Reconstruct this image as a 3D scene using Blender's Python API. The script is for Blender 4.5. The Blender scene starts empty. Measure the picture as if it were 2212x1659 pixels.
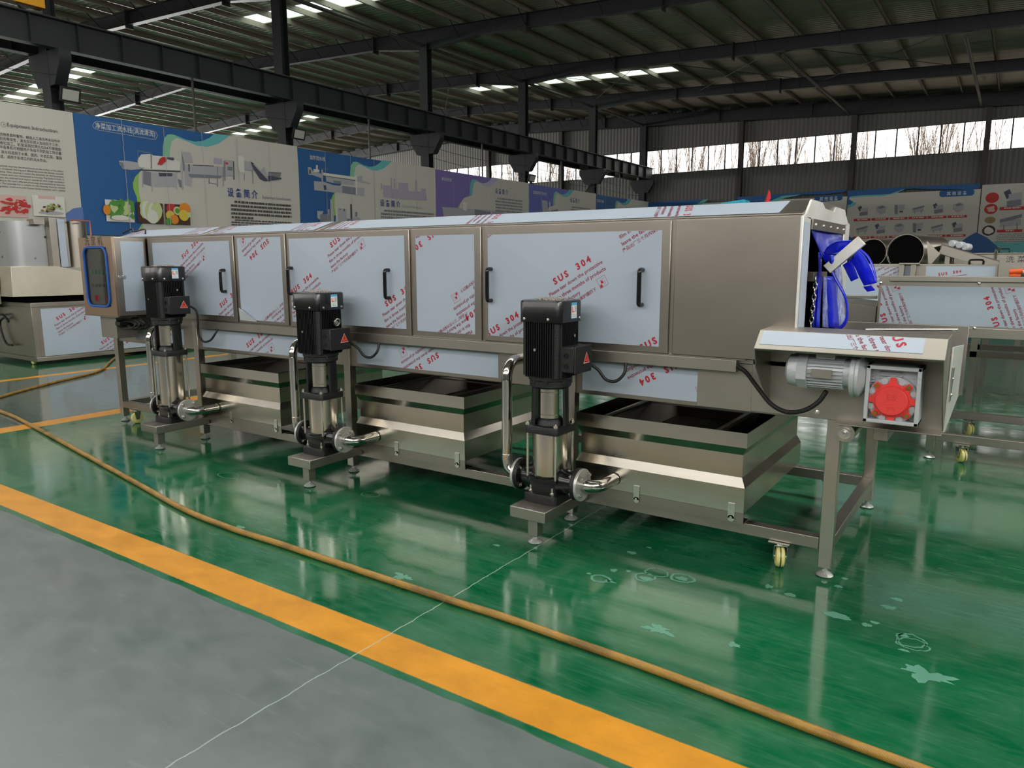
import bpy, bmesh, math, random
from mathutils import Vector, Matrix
random.seed(7)
sc = bpy.context.scene
COL = sc.collection
# ------------------------------------------------------------------ camera
F_PX, YAW, PITCH, ROLL = 1584.8, -0.597665, 0.165650, 0.0019753
CX, CY, CAM_H = 1106.0, 829.5, 1.5
_f = Vector((math.sin(YAW)*math.cos(PITCH), math.cos(YAW)*math.cos(PITCH), -math.sin(PITCH)))
_r0 = Vector((math.cos(YAW), -math.sin(YAW), 0)); _d0 = _f.cross(_r0)
_r = math.cos(ROLL)*_r0 + math.sin(ROLL)*_d0
_d = -math.sin(ROLL)*_r0 + math.cos(ROLL)*_d0
cam = bpy.data.cameras.new('camera'); camo = bpy.data.objects.new('camera', cam); COL.objects.link(camo)
cam.sensor_width = 36; cam.lens = F_PX/2212*36; cam.clip_start = 0.05; cam.clip_end = 400
M = Matrix(((_r.x, -_d.x, -_f.x, 0), (_r.y, -_d.y, -_f.y, 0), (_r.z, -_d.z, -_f.z, CAM_H), (0, 0, 0, 1)))
camo.matrix_world = M
sc.camera = camo
def P(px, py, ax, val):
    """surveyed point: where the sight line of a photo pixel meets a real plane of the hall"""
    d = _r*((px-CX)/F_PX) + _d*((py-CY)/F_PX) + _f
    o = Vector((0, 0, CAM_H)); t = (val-o[ax])/d[ax]
    return o + d*t
# ------------------------------------------------------------------ view, world, light
sc.view_settings.view_transform = 'Standard'; sc.view_settings.look = 'None'
sc.view_settings.exposure = 0.82; sc.view_settings.gamma = 1; sc.view_settings.use_curve_mapping = False
sc.render.engine = 'CYCLES'
sc.cycles.use_denoising = True
sc.cycles.max_bounces = 8; sc.cycles.diffuse_bounces = 4; sc.cycles.glossy_bounces = 4
sc.cycles.transparent_max_bounces = 12; sc.cycles.transmission_bounces = 4
sc.cycles.sample_clamp_indirect = 6; sc.cycles.caustics_reflective = False; sc.cycles.caustics_refractive = False
w = bpy.data.worlds.new('overcast_sky'); sc.world = w; w.use_nodes = True
SKY = 1.9
w.node_tree.nodes['Background'].inputs[0].default_value = (1.0, 0.98, 0.955, 1)
w.node_tree.nodes['Background'].inputs[1].default_value = SKY
def area(name, loc, rot, sx, sy, power, col=(1, 0.975, 0.95)):
    l = bpy.data.lights.new(name, 'AREA'); l.shape = 'RECTANGLE'; l.size = sx; l.size_y = sy
    l.energy = power; l.color = col
    o = bpy.data.objects.new(name, l); o.location = loc; o.rotation_euler = rot; COL.objects.link(o)
    return o
R = math.radians
# area lights added at unseen high window bands to brighten the hall
FRONT_Y, RIGHT_X, BACK_Y, LEFT_X = -9.0, 9.0, 38.3, -50.0
area('front_window_fill', (-12, FRONT_Y+0.1, 6.0), (R(90), 0, R(180)), 40, 3.4, 2100)
area('side_window_fill', (RIGHT_X-0.1, 2.0, 6.0), (R(90), 0, R(90)), 20, 2.2, 480)
area('side_window_fill', (LEFT_X+0.1, 22.0, 6.25), (R(90), 0, R(-90)), 30, 1.3, 2600)  # added to lift the dark roof on the left
area('front_window_fill', (-40, FRONT_Y+0.1, 6.0), (R(90), 0, R(180)), 12, 3.4, 600)  # extra light added for the dim left end of the hall
for yy in (-6.07, 5.02):      # added top fill under unseen roof lights, brightens upward faces
    area('rooflight_fill', (-1.5, yy, 8.45), (0, 0, 0), 19, .8, 340)
    area('rooflight_fill', (-17.0, yy, 9.1), (0, 0, 0), 10, .8, 150)

# ------------------------------------------------------------------ materials
def new_mat(name):
    m = bpy.data.materials.new(name); m.use_nodes = True
    return m, m.node_tree, m.node_tree.nodes['Principled BSDF']
def lin(c):
    return tuple(((x/255)/12.92 if x <= 10 else (((x/255)+0.055)/1.055)**2.4) for x in c)
def noise(nt, scale, detail=3, vec=None, rough=0.5, dist=0.0):
    n = nt.nodes.new('ShaderNodeTexNoise'); n.inputs['Scale'].default_value = scale
    n.inputs['Detail'].default_value = detail; n.inputs['Roughness'].default_value = rough
    n.inputs['Distortion'].default_value = dist
    if vec is not None: nt.links.new(vec, n.inputs['Vector'])
    return n
def ramp(nt, fac, stops):
    r = nt.nodes.new('ShaderNodeValToRGB'); e = r.color_ramp.elements
    while len(e) < len(stops): e.new(0.5)
    for i, (p, c) in enumerate(stops):
        e[i].position = p; e[i].color = (c, c, c, 1) if not isinstance(c, tuple) else (*c[:3], 1)
    nt.links.new(fac, r.inputs[0]); return r
def mapping(nt, sc_=(1, 1, 1), rot=(0, 0, 0)):
    tc = nt.nodes.new('ShaderNodeTexCoord'); mp = nt.nodes.new('ShaderNodeMapping')
    mp.inputs['Scale'].default_value = sc_; mp.inputs['Rotation'].default_value = rot
    nt.links.new(tc.outputs['Object'], mp.inputs['Vector']); return mp.outputs['Vector']
def plain(name, rgb, rough=0.5, metal=0.0, var=0.0, vscale=6.0, bump=0.0, bscale=40.0, srgb=True, coat=0.0, spec=0.5):
    m, nt, b = new_mat(name); c = lin(rgb) if srgb else rgb
    b.inputs['Base Color'].default_value = (*c, 1); b.inputs['Roughness'].default_value = rough
    b.inputs['Metallic'].default_value = metal; b.inputs['Coat Weight'].default_value = coat
    b.inputs['Specular IOR Level'].default_value = spec
    v = mapping(nt)
    n = noise(nt, vscale, 4, v)
    if var > 0:
        lo = tuple(x*(1-var) for x in c); hi = tuple(min(1, x*(1+var)) for x in c)
        r = ramp(nt, n.outputs['Fac'], [(0.3, lo), (0.7, hi)]); nt.links.new(r.outputs[0], b.inputs['Base Color'])
    else:
        r = ramp(nt, n.outputs['Fac'], [(0.3, max(0.0, rough-0.04)), (0.7, min(1.0, rough+0.04))]); nt.links.new(r.outputs[0], b.inputs['Roughness'])
    if bump > 0:
        n2 = noise(nt, bscale, 3, v); bp = nt.nodes.new('ShaderNodeBump'); bp.inputs['Strength'].default_value = bump
        bp.inputs['Distance'].default_value = 0.01
        nt.links.new(n2.outputs['Fac'], bp.inputs['Height']); nt.links.new(bp.outputs[0], b.inputs['Normal'])
    return m
def steel(name, rgb=(196, 190, 180), rough=0.3, brush=(1, 60, 60), wob=0.012, rv=0.025):
    m, nt, b = new_mat(name)
    b.inputs['Metallic'].default_value = 1
    v = mapping(nt, brush); n = noise(nt, 8, 3, v)
    v2 = mapping(nt); n2 = noise(nt, 2.2, 3, v2)
    c = lin(rgb)
    r = ramp(nt, n2.outputs['Fac'], [(0.3, tuple(x*0.9 for x in c)), (0.7, tuple(min(1, x*1.06) for x in c))])
    nt.links.new(r.outputs[0], b.inputs['Base Color'])
    r2 = ramp(nt, n.outputs['Fac'], [(0.3, rough-rv), (0.7, rough+rv)]); nt.links.new(r2.outputs[0], b.inputs['Roughness'])
    bp = nt.nodes.new('ShaderNodeBump'); bp.inputs['Strength'].default_value = wob*8; bp.inputs['Distance'].default_value = 0.02
    nt.links.new(n2.outputs['Fac'], bp.inputs['Height']); nt.links.new(bp.outputs[0], b.inputs['Normal'])
    return m
ST = steel('brushed_stainless', (166, 158, 148), 0.35, rv=0.012)
STV = steel('brushed_stainless_upright', (188, 181, 170), 0.32, (60, 60, 1), rv=0.006)
STD = steel('dull_stainless', (172, 166, 156), 0.42, (30, 30, 30), 0.01)
STP = steel('polished_pipe', (205, 202, 196), 0.12, (30, 30, 30), 0.02, 0.02)
STS = steel('pump_sleeve_steel', (200, 192, 180), 0.24, (60, 60, 1), 0.0)
STW = steel('wrinkled_end_sheet', (236, 234, 228), 0.5, (8, 8, 8), 0.12)
STG = steel('ground_tank_sheet', (192, 186, 174), 0.22, (1, 40, 40), 0.008, 0.02)
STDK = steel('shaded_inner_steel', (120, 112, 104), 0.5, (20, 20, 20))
FILM = plain('protective_film', (180, 191, 205), 0.34, var=0.04, vscale=1.5, bump=0.05, bscale=6)
FILM2 = plain('film_with_white_back', (222, 226, 230), 0.45, var=0.05, bump=0.2, bscale=14)
RED = plain('film_print_red', (178, 28, 52), 0.5)
RED2 = plain('film_print_dark_red', (140, 40, 66), 0.5)
BLK = plain('gloss_black_enamel', (14, 14, 16), 0.22, bump=0.04, bscale=60, coat=0.3)
BLKM = plain('matt_black_casting', (20, 20, 22), 0.42, bump=0.25, bscale=180)
BLKR = plain('black_rubber', (18, 18, 18), 0.5)
BLKI = plain('dark_interior', (9, 9, 9), 0.95, spec=0.05)  # near-black colour standing in for shade inside openings
SCR = steel('zinc_bolt', (215, 213, 205), 0.25, (20, 20, 20))
FOOT = plain('cast_zinc_foot', (200, 200, 196), 0.35, metal=0.6)
GREYC = plain('grey_cast_aluminium', (192, 195, 198), 0.38, metal=0.15, bump=0.2, bscale=120)
REDC = plain('red_plastic_cap', (238, 66, 62), 0.45, bump=0.15, bscale=160)
BRASS = steel('brass_bolt', (200, 160, 70), 0.3, (10, 10, 10))
YWH = plain('cream_caster_tyre', (232, 222, 140), 0.4, var=0.06)
BLUEG = plain('blue_gasket', (30, 92, 180), 0.45)
WHT = plain('white_plastic', (225, 225, 222), 0.5)
LBLUE = plain('sticker_blue', (90, 175, 220), 0.4)
DKTXT = plain('dark_print', (60, 58, 60), 0.6)
WARN = plain('warning_red', (226, 74, 56), 0.45)
ORNG = plain('orange_plastic', (232, 96, 40), 0.45)
COPP = plain('copper_pipe', (204, 120, 100), 0.35, metal=0.6)
STEELD = plain('dark_painted_steelwork', (28, 31, 34), 0.45, var=0.12, vscale=1.0)
GALV = plain('galvanised_purlin', (150, 140, 130), 0.5, metal=0.15)
STEELB = plain('brown_grey_steel', (58, 54, 52), 0.5, var=0.1)
CRANEY = plain('crane_yellow', (214, 150, 24), 0.5)
ALU = plain('lamp_reflector', (178, 178, 168), 0.35)
def blue_pvc():
    m, nt, b = new_mat('blue_pvc_strip')
    b.inputs['Base Color'].default_value = (*lin((52, 72, 250)), 1); b.inputs['Roughness'].default_value = 0.28
    b.inputs['Subsurface Weight'].default_value = 0.0; b.inputs['Coat Weight'].default_value = 0.3
    v = mapping(nt); n = noise(nt, 9, 5, v, 0.65, 1.2)
    r = ramp(nt, n.outputs['Fac'], [(0.45, lin((42, 60, 246))), (0.72, lin((110, 128, 246)))])
    nt.links.new(r.outputs[0], b.inputs['Base Color'])
    tr = nt.nodes.new('ShaderNodeBsdfTranslucent'); tr.inputs[0].default_value = (*lin((70, 90, 255)), 1)
    mx = nt.nodes.new('ShaderNodeMixShader'); mx.inputs[0].default_value = 0.5
    out = nt.nodes['Material Output']
    nt.links.new(b.outputs[0], mx.inputs[1]); nt.links.new(tr.outputs[0], mx.inputs[2]); nt.links.new(mx.outputs[0], out.inputs[0])
    return m
PVC = blue_pvc()
def pvc_milky():
    m, nt, b = new_mat('scuffed_clear_pvc')
    v = mapping(nt); n = noise(nt, 12, 5, v, 0.7, 1.0)
    r = ramp(nt, n.outputs['Fac'], [(0.4, lin((120, 132, 214))), (0.7, lin((206, 212, 236)))])
    nt.links.new(r.outputs[0], b.inputs['Base Color']); b.inputs['Roughness'].default_value = 0.3
    tr = nt.nodes.new('ShaderNodeBsdfTransparent'); mx = nt.nodes.new('ShaderNodeMixShader')
    r2 = ramp(nt, n.outputs['Fac'], [(0.35, 0.45), (0.7, 0.95)])
    nt.links.new(r2.outputs[0], mx.inputs[0]); nt.links.new(tr.outputs[0], mx.inputs[1]); nt.links.new(b.outputs[0], mx.inputs[2])
    nt.links.new(mx.outputs[0], nt.nodes['Material Output'].inputs[0]); return m
PVCM = pvc_milky()
def _pvcb():
    m = PVC.copy(); m.name = 'scuffed_blue_pvc'; nt = m.node_tree
    for n in nt.nodes:
        if n.type == 'VALTORGB':
            e = n.color_ramp.elements; e[0].color = (*lin((86, 98, 226)), 1); e[1].color = (*lin((176, 184, 238)), 1)
    return m
PVCB = _pvcb()
def glass(name, tint=(1, 1, 1), refl=0.06):
    m, nt, b = new_mat(name); nt.nodes.remove(b)
    t = nt.nodes.new('ShaderNodeBsdfTransparent'); t.inputs[0].default_value = (*tint, 1)
    g = nt.nodes.new('ShaderNodeBsdfGlossy'); g.inputs['Roughness'].default_value = 0.03
    mx = nt.nodes.new('ShaderNodeMixShader'); mx.inputs[0].default_value = refl
    nt.links.new(t.outputs[0], mx.inputs[1]); nt.links.new(g.outputs[0], mx.inputs[2])
    nt.links.new(mx.outputs[0], nt.nodes['Material Output'].inputs[0]); return m
GLASS = glass('window_glass', (0.97, 0.98, 0.97))
PANE = glass('cabinet_window', (0.75, 0.78, 0.76), 0.12)
def skylight_mat():
    m, nt, b = new_mat('frp_rooflight')
    t = nt.nodes.new('ShaderNodeBsdfTransparent'); t.inputs[0].default_value = (0.62, 0.72, 0.66, 1)
    tl = nt.nodes.new('ShaderNodeBsdfTranslucent'); tl.inputs[0].default_value = (0.8, 0.88, 0.82, 1)
    mx = nt.nodes.new('ShaderNodeMixShader'); mx.inputs[0].default_value = 0.45
    nt.links.new(t.outputs[0], mx.inputs[1]); nt.links.new(tl.outputs[0], mx.inputs[2])
    nt.links.new(mx.outputs[0], nt.nodes['Material Output'].inputs[0]); return m
SKYL = skylight_mat()
def roof_mat():
    m, nt, b = new_mat('galvanised_roof_sheet')
    v = mapping(nt, (1, 1, 1)); n = noise(nt, 1.4, 4, mapping(nt, (0.25, 3, 1)))
    r = ramp(nt, n.outputs['Fac'], [(0.3, lin((200, 184, 174))), (0.75, lin((226, 210, 200)))])
    nt.links.new(r.outputs[0], b.inputs['Base Color']); b.inputs['Roughness'].default_value = 0.38
    b.inputs['Metallic'].default_value = 0.2
    wv = nt.nodes.new('ShaderNodeTexWave'); wv.wave_type = 'BANDS'; wv.bands_direction = 'Y'
    wv.inputs['Scale'].default_value = 1.6; wv.inputs['Distortion'].default_value = 0.15
    nt.links.new(v, wv.inputs['Vector'])
    bp = nt.nodes.new('ShaderNodeBump'); bp.inputs['Strength'].default_value = 0.35; bp.inputs['Distance'].default_value = 0.05
    nt.links.new(wv.outputs['Fac'], bp.inputs['Height']); nt.links.new(bp.outputs[0], b.inputs['Normal'])
    return m
ROOF = roof_mat()
def clad_mat():
    m, nt, b = new_mat('ribbed_wall_cladding')
    b.inputs['Base Color'].default_value = (*lin((104, 102, 98)), 1); b.inputs['Roughness'].default_value = 0.55
    b.inputs['Metallic'].default_value = 0.2
    wv = nt.nodes.new('ShaderNodeTexWave'); wv.bands_direction = 'X'; wv.inputs['Scale'].default_value = 1.6
    nt.links.new(mapping(nt), wv.inputs['Vector'])
    r = ramp(nt, wv.outputs['Fac'], [(0.0, lin((92, 90, 87))), (0.2, lin((106, 104, 100))), (1.0, lin((108, 106, 102)))])
    nt.links.new(r.outputs[0], b.inputs['Base Color'])
    bp = nt.nodes.new('ShaderNodeBump'); bp.inputs['Strength'].default_value = 0.4; bp.inputs['Distance'].default_value = 0.03
    nt.links.new(wv.outputs['Fac'], bp.inputs['Height']); nt.links.new(bp.outputs[0], b.inputs['Normal'])
    return m
CLAD = clad_mat()
PLASTER = plain('pale_partition', (196, 194, 186), 0.8, var=0.04)

class Ex:
    """tiny node-expression helper"""
    def __init__(s, nt): s.nt = nt
    def m(s, op, a, b=None, c=None):
        n = s.nt.nodes.new('ShaderNodeMath'); n.operation = op
        for i, x in enumerate((a, b, c)):
            if x is None: continue
            if isinstance(x, (int, float)): n.inputs[i].default_value = x
            else: s.nt.links.new(x, n.inputs[i])
        return n.outputs[0]
    def band(s, x, lo, hi, soft=0.004):
        a = s.nt.nodes.new('ShaderNodeMapRange'); s.nt.links.new(x, a.inputs[0])
        a.inputs[1].default_value = lo-soft; a.inputs[2].default_value = lo+soft
        b = s.nt.nodes.new('ShaderNodeMapRange'); s.nt.links.new(x, b.inputs[0])
        b.inputs[1].default_value = hi-soft; b.inputs[2].default_value = hi+soft
        return s.m('MULTIPLY', a.outputs[0], s.m('SUBTRACT', 1.0, b.outputs[0]))
    def mix(s, f, a, b):
        n = s.nt.nodes.new('ShaderNodeMix'); n.data_type = 'RGBA'
        if isinstance(f, (int, float)): n.inputs[0].default_value = f
        else: s.nt.links.new(f, n.inputs[0])
        for i, x in ((6, a), (7, b)):
            if isinstance(x, tuple): n.inputs[i].default_value = (*x[:3], 1)
            else: s.nt.links.new(x, n.inputs[i])
        return n.outputs[2]
def floor_mat():
    m, nt, b = new_mat('painted_epoxy_floor'); e = Ex(nt)
    tc = nt.nodes.new('ShaderNodeTexCoord'); O = tc.outputs['Object']
    sp = nt.nodes.new('ShaderNodeSeparateXYZ'); nt.links.new(O, sp.inputs[0]); x, y = sp.outputs[0], sp.outputs[1]
    big = noise(nt, 0.9, 5, O, 0.6, 0.6).outputs['Fac']
    mid = noise(nt, 5.0, 6, mapping(nt, (1, 1.6, 1), (0, 0, 0.5)), 0.6, 0.3).outputs['Fac']
    scr = noise(nt, 7.0, 5, mapping(nt, (0.7, 6, 1), (0, 0, 0.9)), 0.6, 0.6).outputs['Fac']
    fine = noise(nt, 60, 3, O).outputs['Fac']
    wob = noise(nt, 3.0, 3, O).outputs['Fac']; wf = noise(nt, 25, 3, O).outputs['Fac']
    green = ramp(nt, big, [(0.3, lin((6, 84, 50))), (0.7, lin((12, 102, 62)))]).outputs[0]
    hz = ramp(nt, mid, [(0.35, 0.0), (0.95, 0.42)]).outputs[0]
    green = e.mix(hz, green, lin((92, 138, 112)))
    sc2 = ramp(nt, scr, [(0.5, 0.0), (0.95, 0.22)]).outputs[0]
    green = e.mix(sc2, green, lin((128, 170, 146)))
    grey = ramp(nt, mid, [(0.3, lin((88, 100, 96))), (0.7, lin((108, 117, 114)))]).outputs[0]
    grey = e.mix(ramp(nt, big, [(0.35, 0.0), (0.75, 0.6)]).outputs[0], grey, lin((108, 110, 111)))
    grey = e.mix(ramp(nt, scr, [(0.6, 0.0), (0.9, 0.35)]).outputs[0], grey, lin((150, 158, 154)))
    yel = ramp(nt, mid, [(0.3, lin((198, 132, 26))), (0.7, lin((226, 152, 30)))]).outputs[0]
    yel = e.mix(ramp(nt, fine, [(0.62, 0.0), (0.8, 0.5)]).outputs[0], yel, lin((176, 126, 50)))
    jit = e.m('MULTIPLY', e.m('SUBTRACT', wob, 0.5), 0.035)
    jit2 = e.m('MULTIPLY', e.m('SUBTRACT', wf, 0.5), 0.006)
    yj = e.m('ADD', y, jit2); xj = e.m('ADD', x, jit2)
    g1 = e.band(e.m('ADD', y, jit), -50, 1.803, 0.004)
    g2 = e.band(e.m('ADD', x, jit), -10.5, -7.56, 0.01)
    col = e.mix(g1, green, grey); col = e.mix(g2, col, e.mix(0.35, grey, lin((60, 96, 80))))
    y1 = e.m('MULTIPLY', e.band(yj, 1.842, 2.035, 0.003), e.band(x, -60, 20))
    y2 = e.m('MULTIPLY', e.band(xj, -7.57, -7.34, 0.006), e.band(y, 2.0, 60))
    y3 = e.m('MULTIPLY', e.band(xj, -10.72, -10.55, 0.006), e.band(y, 2.0, 60))
    ym = e.m('MAXIMUM', e.m('MAXIMUM', y1, y2), y3)
    col = e.mix(ym, col, yel)
    cj = e.m('ADD', x, e.m('MULTIPLY', e.m('SUBTRACT', noise(nt, 9, 5, O).outputs['Fac'], 0.5), 0.03))
    ck = e.band(cj, -1.985, -1.980, 0.0015)
    col = e.mix(e.m('MULTIPLY', ck, 0.8), col, lin((172, 190, 176)))
    nt.links.new(col, b.inputs['Base Color'])
    gr = e.m('MAXIMUM', g1, g2)
    rg = e.m('ADD', e.m('MULTIPLY', g1, 0.24), ramp(nt, mid, [(0.3, 0.06), (0.85, 0.2)]).outputs[0])
    rg = e.m('ADD', rg, e.m('MULTIPLY', ym, 0.28)); nt.links.new(rg, b.inputs['Roughness'])
    h = e.m('ADD', e.m('MULTIPLY', noise(nt, 2.0, 2, O).outputs['Fac'], 1.0), e.m('MULTIPLY', e.m('MULTIPLY', ym, wf), 0.3))
    bp = nt.nodes.new('ShaderNodeBump'); bp.inputs['Strength'].default_value = 0.12; bp.inputs['Distance'].default_value = 0.02
    nt.links.new(h, bp.inputs['Height']); nt.links.new(bp.outputs[0], b.inputs['Normal'])
    b.inputs['Specular IOR Level'].default_value = 0.6
    return m
FLOOR = floor_mat()
STAIN = plain('dried_splash', (94, 152, 128), 0.4, var=0.1)
def hose_mat():
    m, nt, b = new_mat('dirty_braided_hose')
    n = noise(nt, 5, 5, mapping(nt, (1, 3, 3)), 0.6)
    r = ramp(nt, n.outputs['Fac'], [(0.35, lin((122, 92, 44))), (0.55, lin((170, 128, 52))), (0.7, lin((150, 118, 80)))])
    nt.links.new(r.outputs[0], b.inputs['Base Color']); b.inputs['Roughness'].default_value = 0.4
    wv = nt.nodes.new('ShaderNodeTexWave'); wv.inputs['Scale'].default_value = 60; wv.bands_direction = 'DIAGONAL'
    nt.links.new(mapping(nt), wv.inputs['Vector'])
    bp = nt.nodes.new('ShaderNodeBump'); bp.inputs['Strength'].default_value = 0.25; bp.inputs['Distance'].default_value = 0.002
    nt.links.new(wv.outputs['Fac'], bp.inputs['Height']); nt.links.new(bp.outputs[0], b.inputs['Normal'])
    return m
HOSE = hose_mat()

# ------------------------------------------------------------------ mesh helpers
class MB:
    def __init__(s): s.v = []; s.f = []; s.fm = []; s.cur = 0
    def add(s, vs, fs, m=None):
        o = len(s.v); s.v += [tuple(p) for p in vs]
        for f in fs: s.f.append([o+i for i in f]); s.fm.append(s.cur if m is None else m)
        return s
    def box(s, x0, x1, y0, y1, z0, z1, m=None):
        vs = [(x, y, z) for z in (z0, z1) for y in (y0, y1) for x in (x0, x1)]
        return s.add(vs, [(0, 2, 3, 1), (4, 5, 7, 6), (0, 1, 5, 4), (2, 6, 7, 3), (0, 4, 6, 2), (1, 3, 7, 5)], m)
    def hexa(s, bot, top, m=None):
        n = len(bot)
        return s.add(list(bot)+list(top), [tuple(range(n))[::-1], tuple(range(n, 2*n))]+[(i, (i+1) % n, n+(i+1) % n, n+i) for i in range(n)], m)
    def extrude(s, poly, vec, m=None):
        vec = Vector(vec); a = [Vector(p) for p in poly]
        return s.hexa(a, [p+vec for p in a], m)
    def beam(s, a, b, wd, ht, m=None, up=(0, 0, 1)):
        a, b = Vector(a), Vector(b); d = (b-a).normalized(); u = Vector(up)
        r = d.cross(u).normalized(); u = r.cross(d).normalized()
        q = [(-wd/2, -ht/2), (wd/2, -ht/2), (wd/2, ht/2), (-wd/2, ht/2)]
        return s.hexa([a+r*i+u*j for i, j in q], [b+r*i+u*j for i, j in q], m)
    def cyl(s, a, b, r, n=24, m=None, r2=None, caps=True):
        a, b = Vector(a), Vector(b); r2 = r if r2 is None else r2
        d = (b-a).normalized(); u = d.orthogonal().normalized(); v = d.cross(u)
        c = [(math.cos(2*math.pi*i/n), math.sin(2*math.pi*i/n)) for i in range(n)]
        vs = [a+(u*x+v*y)*r for x, y in c]+[b+(u*x+v*y)*r2 for x, y in c]
        fs = [(i, (i+1) % n, n+(i+1) % n, n+i) for i in range(n)]
        if caps: fs += [tuple(range(n))[::-1], tuple(range(n, 2*n))]
        return s.add(vs, fs, m)
    def lathe(s, prof, c=(0, 0, 0), axis=(0, 0, 1), n=32, m=None, ph=0.0, caps=True):
        c = Vector(c); d = Vector(axis).normalized(); u = d.orthogonal().normalized(); v = d.cross(u)
        vs = []; k = len(prof)
        for r, h in prof:
            for i in range(n):
                t = 2*math.pi*i/n+ph; vs.append(c+d*h+(u*math.cos(t)+v*math.sin(t))*r)
        fs = [(j*n+i, j*n+(i+1) % n, (j+1)*n+(i+1) % n, (j+1)*n+i) for j in range(k-1) for i in range(n)]
        if caps and prof[0][0] > 1e-6: fs.append(tuple(range(n))[::-1])
        if caps and prof[-1][0] > 1e-6: fs.append(tuple(range((k-1)*n, k*n)))
        return s.add(vs, fs, m)
    def tube(s, pts, r, n=12, m=None, smooth=True, closed=False):
        p = [Vector(q) for q in pts]
        if smooth and len(p) > 2: p = catmull(p)
        k = len(p); vs = []; u = None
        for i in range(k):
            d = (p[min(i+1, k-1)]-p[max(i-1, 0)]).normalized()
            if u is None: u = d.orthogonal().normalized()
            else:
                u = (u-d*u.dot(d)); u = u.normalized() if u.length > 1e-6 else d.orthogonal().normalized()
            v = d.cross(u)
            for j in range(n):
                t = 2*math.pi*j/n; vs.append(p[i]+(u*math.cos(t)+v*math.sin(t))*r)
        fs = [(i*n+j, i*n+(j+1) % n, (i+1)*n+(j+1) % n, (i+1)*n+j) for i in range(k-1) for j in range(n)]
        fs += [tuple(range(n))[::-1], tuple(range((k-1)*n, k*n))]
        return s.add(vs, fs, m)
    def ribbon(s, pts, wv, t=0.004, m=None):
        """strip of sheet along pts, width vector wv, thickness t"""
        p = catmull([Vector(q) for q in pts]); wv = Vector(wv); k = len(p); vs = []
        for i in range(k):
            d = (p[min(i+1, k-1)]-p[max(i-1, 0)]).normalized(); nn = d.cross(wv).normalized()*t/2
            vs += [p[i]-nn, p[i]+wv-nn, p[i]+wv+nn, p[i]+nn]
        fs = []
        for i in range(k-1):
            for j in range(4): fs.append((4*i+j, 4*i+(j+1) % 4, 4*i+4+(j+1) % 4, 4*i+4+j))
        fs += [(3, 2, 1, 0), tuple(range(4*k-4, 4*k))]
        return s.add(vs, fs, m)
    def rbox(s, cx, cy, hx, hy, r, z0, z1, m=None, n=5, cap=0.0):
        """rounded-corner upright prism; cap = crown inset of the top edge"""
        def ring(ins, z):
            o = []
            for qx, qy, a0 in ((1, 1, 0), (-1, 1, 90), (-1, -1, 180), (1, -1, 270)):
                for i in range(n+1):
                    a = R(a0+90*i/n); rr = max(r-ins, 0.002)
                    o.append((cx+qx*(hx-r)+math.cos(a)*rr, cy+qy*(hy-r)+math.sin(a)*rr, z))
            return o
        rings = [ring(0, z0)]
        if cap > 0: rings += [ring(0, z1-cap), ring(cap*0.3, z1-cap*0.3), ring(cap, z1)]
        else: rings += [ring(0, z1)]
        k = len(rings[0]); vs = [p for q in rings for p in q]
        fs = [(a*k+i, a*k+(i+1) % k, (a+1)*k+(i+1) % k, (a+1)*k+i) for a in range(len(rings)-1) for i in range(k)]
        fs += [tuple(range(k))[::-1], tuple(range((len(rings)-1)*k, len(rings)*k))]
        return s.add(vs, fs, m)
    def sheet(s, pts, nrm, t=0.002, m=None):
        nrm = Vector(nrm).normalized()*t
        return s.extrude([Vector(p)-nrm for p in pts], nrm, m)
    def build(s, name, mats, parent=None, bevel=0.0, angle=35, origin=None):
        me = bpy.data.meshes.new(name)
        me.from_pydata(s.v, [], s.f)
        if not isinstance(mats, (list, tuple)): mats = [mats]
        for q in mats: me.materials.append(q)
        for p, mi in zip(me.polygons, s.fm): p.material_index = min(mi, len(mats)-1)
        bm = bmesh.new(); bm.from_mesh(me); bmesh.ops.recalc_face_normals(bm, faces=bm.faces); bm.to_mesh(me); bm.free()
        me.shade_smooth(); me.set_sharp_from_angle(angle=R(angle))
        o = bpy.data.objects.new(name, me); COL.objects.link(o)
        if parent is not None: o.parent = parent
        if bevel > 0:
            b = o.modifiers.new('bevel', 'BEVEL'); b.width = bevel; b.segments = 2; b.limit_method = 'ANGLE'; b.angle_limit = R(50)
        return o
def catmull(p, seg=6):
    if len(p) < 3: return p
    q = [p[0]*2-p[1]]+p+[p[-1]*2-p[-2]]; out = []
    for i in range(1, len(q)-2):
        a, b, c, d = q[i-1], q[i], q[i+1], q[i+2]
        for j in range(seg):
            t = j/seg
            out.append(0.5*((2*b)+(c-a)*t+(2*a-5*b+4*c-d)*t*t+(3*b-a-3*c+d)*t*t*t))
    out.append(p[-1]); return out
def tag(o, label=None, cat=None, group=None, kind=None):
    if label: o['label'] = label
    if cat: o['category'] = cat
    if group: o['group'] = group
    if kind: o['kind'] = kind
    return o
def thing(name, label, cat, loc=(0, 0, 0), group=None):
    o = bpy.data.objects.new(name, None); COL.objects.link(o); o.location = loc; o.empty_display_size = 0.1
    return tag(o, label, cat, group)
def setp(o, root):      # parent while keeping world place (root has no rotation)
    o.parent = root; o.matrix_parent_inverse = Matrix.Translation(-root.location); return o
class Kit:
    """collects world-space parts under a thing"""
    def __init__(s, root): s.root = root
    def __call__(s, mb, name, mats, bevel=0.0, parent=None, angle=35, label=None):
        o = mb.build(name, mats, None, bevel, angle)
        if parent is None: setp(o, s.root)
        else: o.parent = parent
        if label: o['label'] = label
        return o
def copy_tree(o, parent=None):
    c = o.copy(); COL.objects.link(c)
    if parent is not None: c.parent = parent; c.matrix_parent_inverse = o.matrix_parent_inverse.copy()
    for ch in list(o.children): copy_tree(ch, c)
    return c
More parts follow.
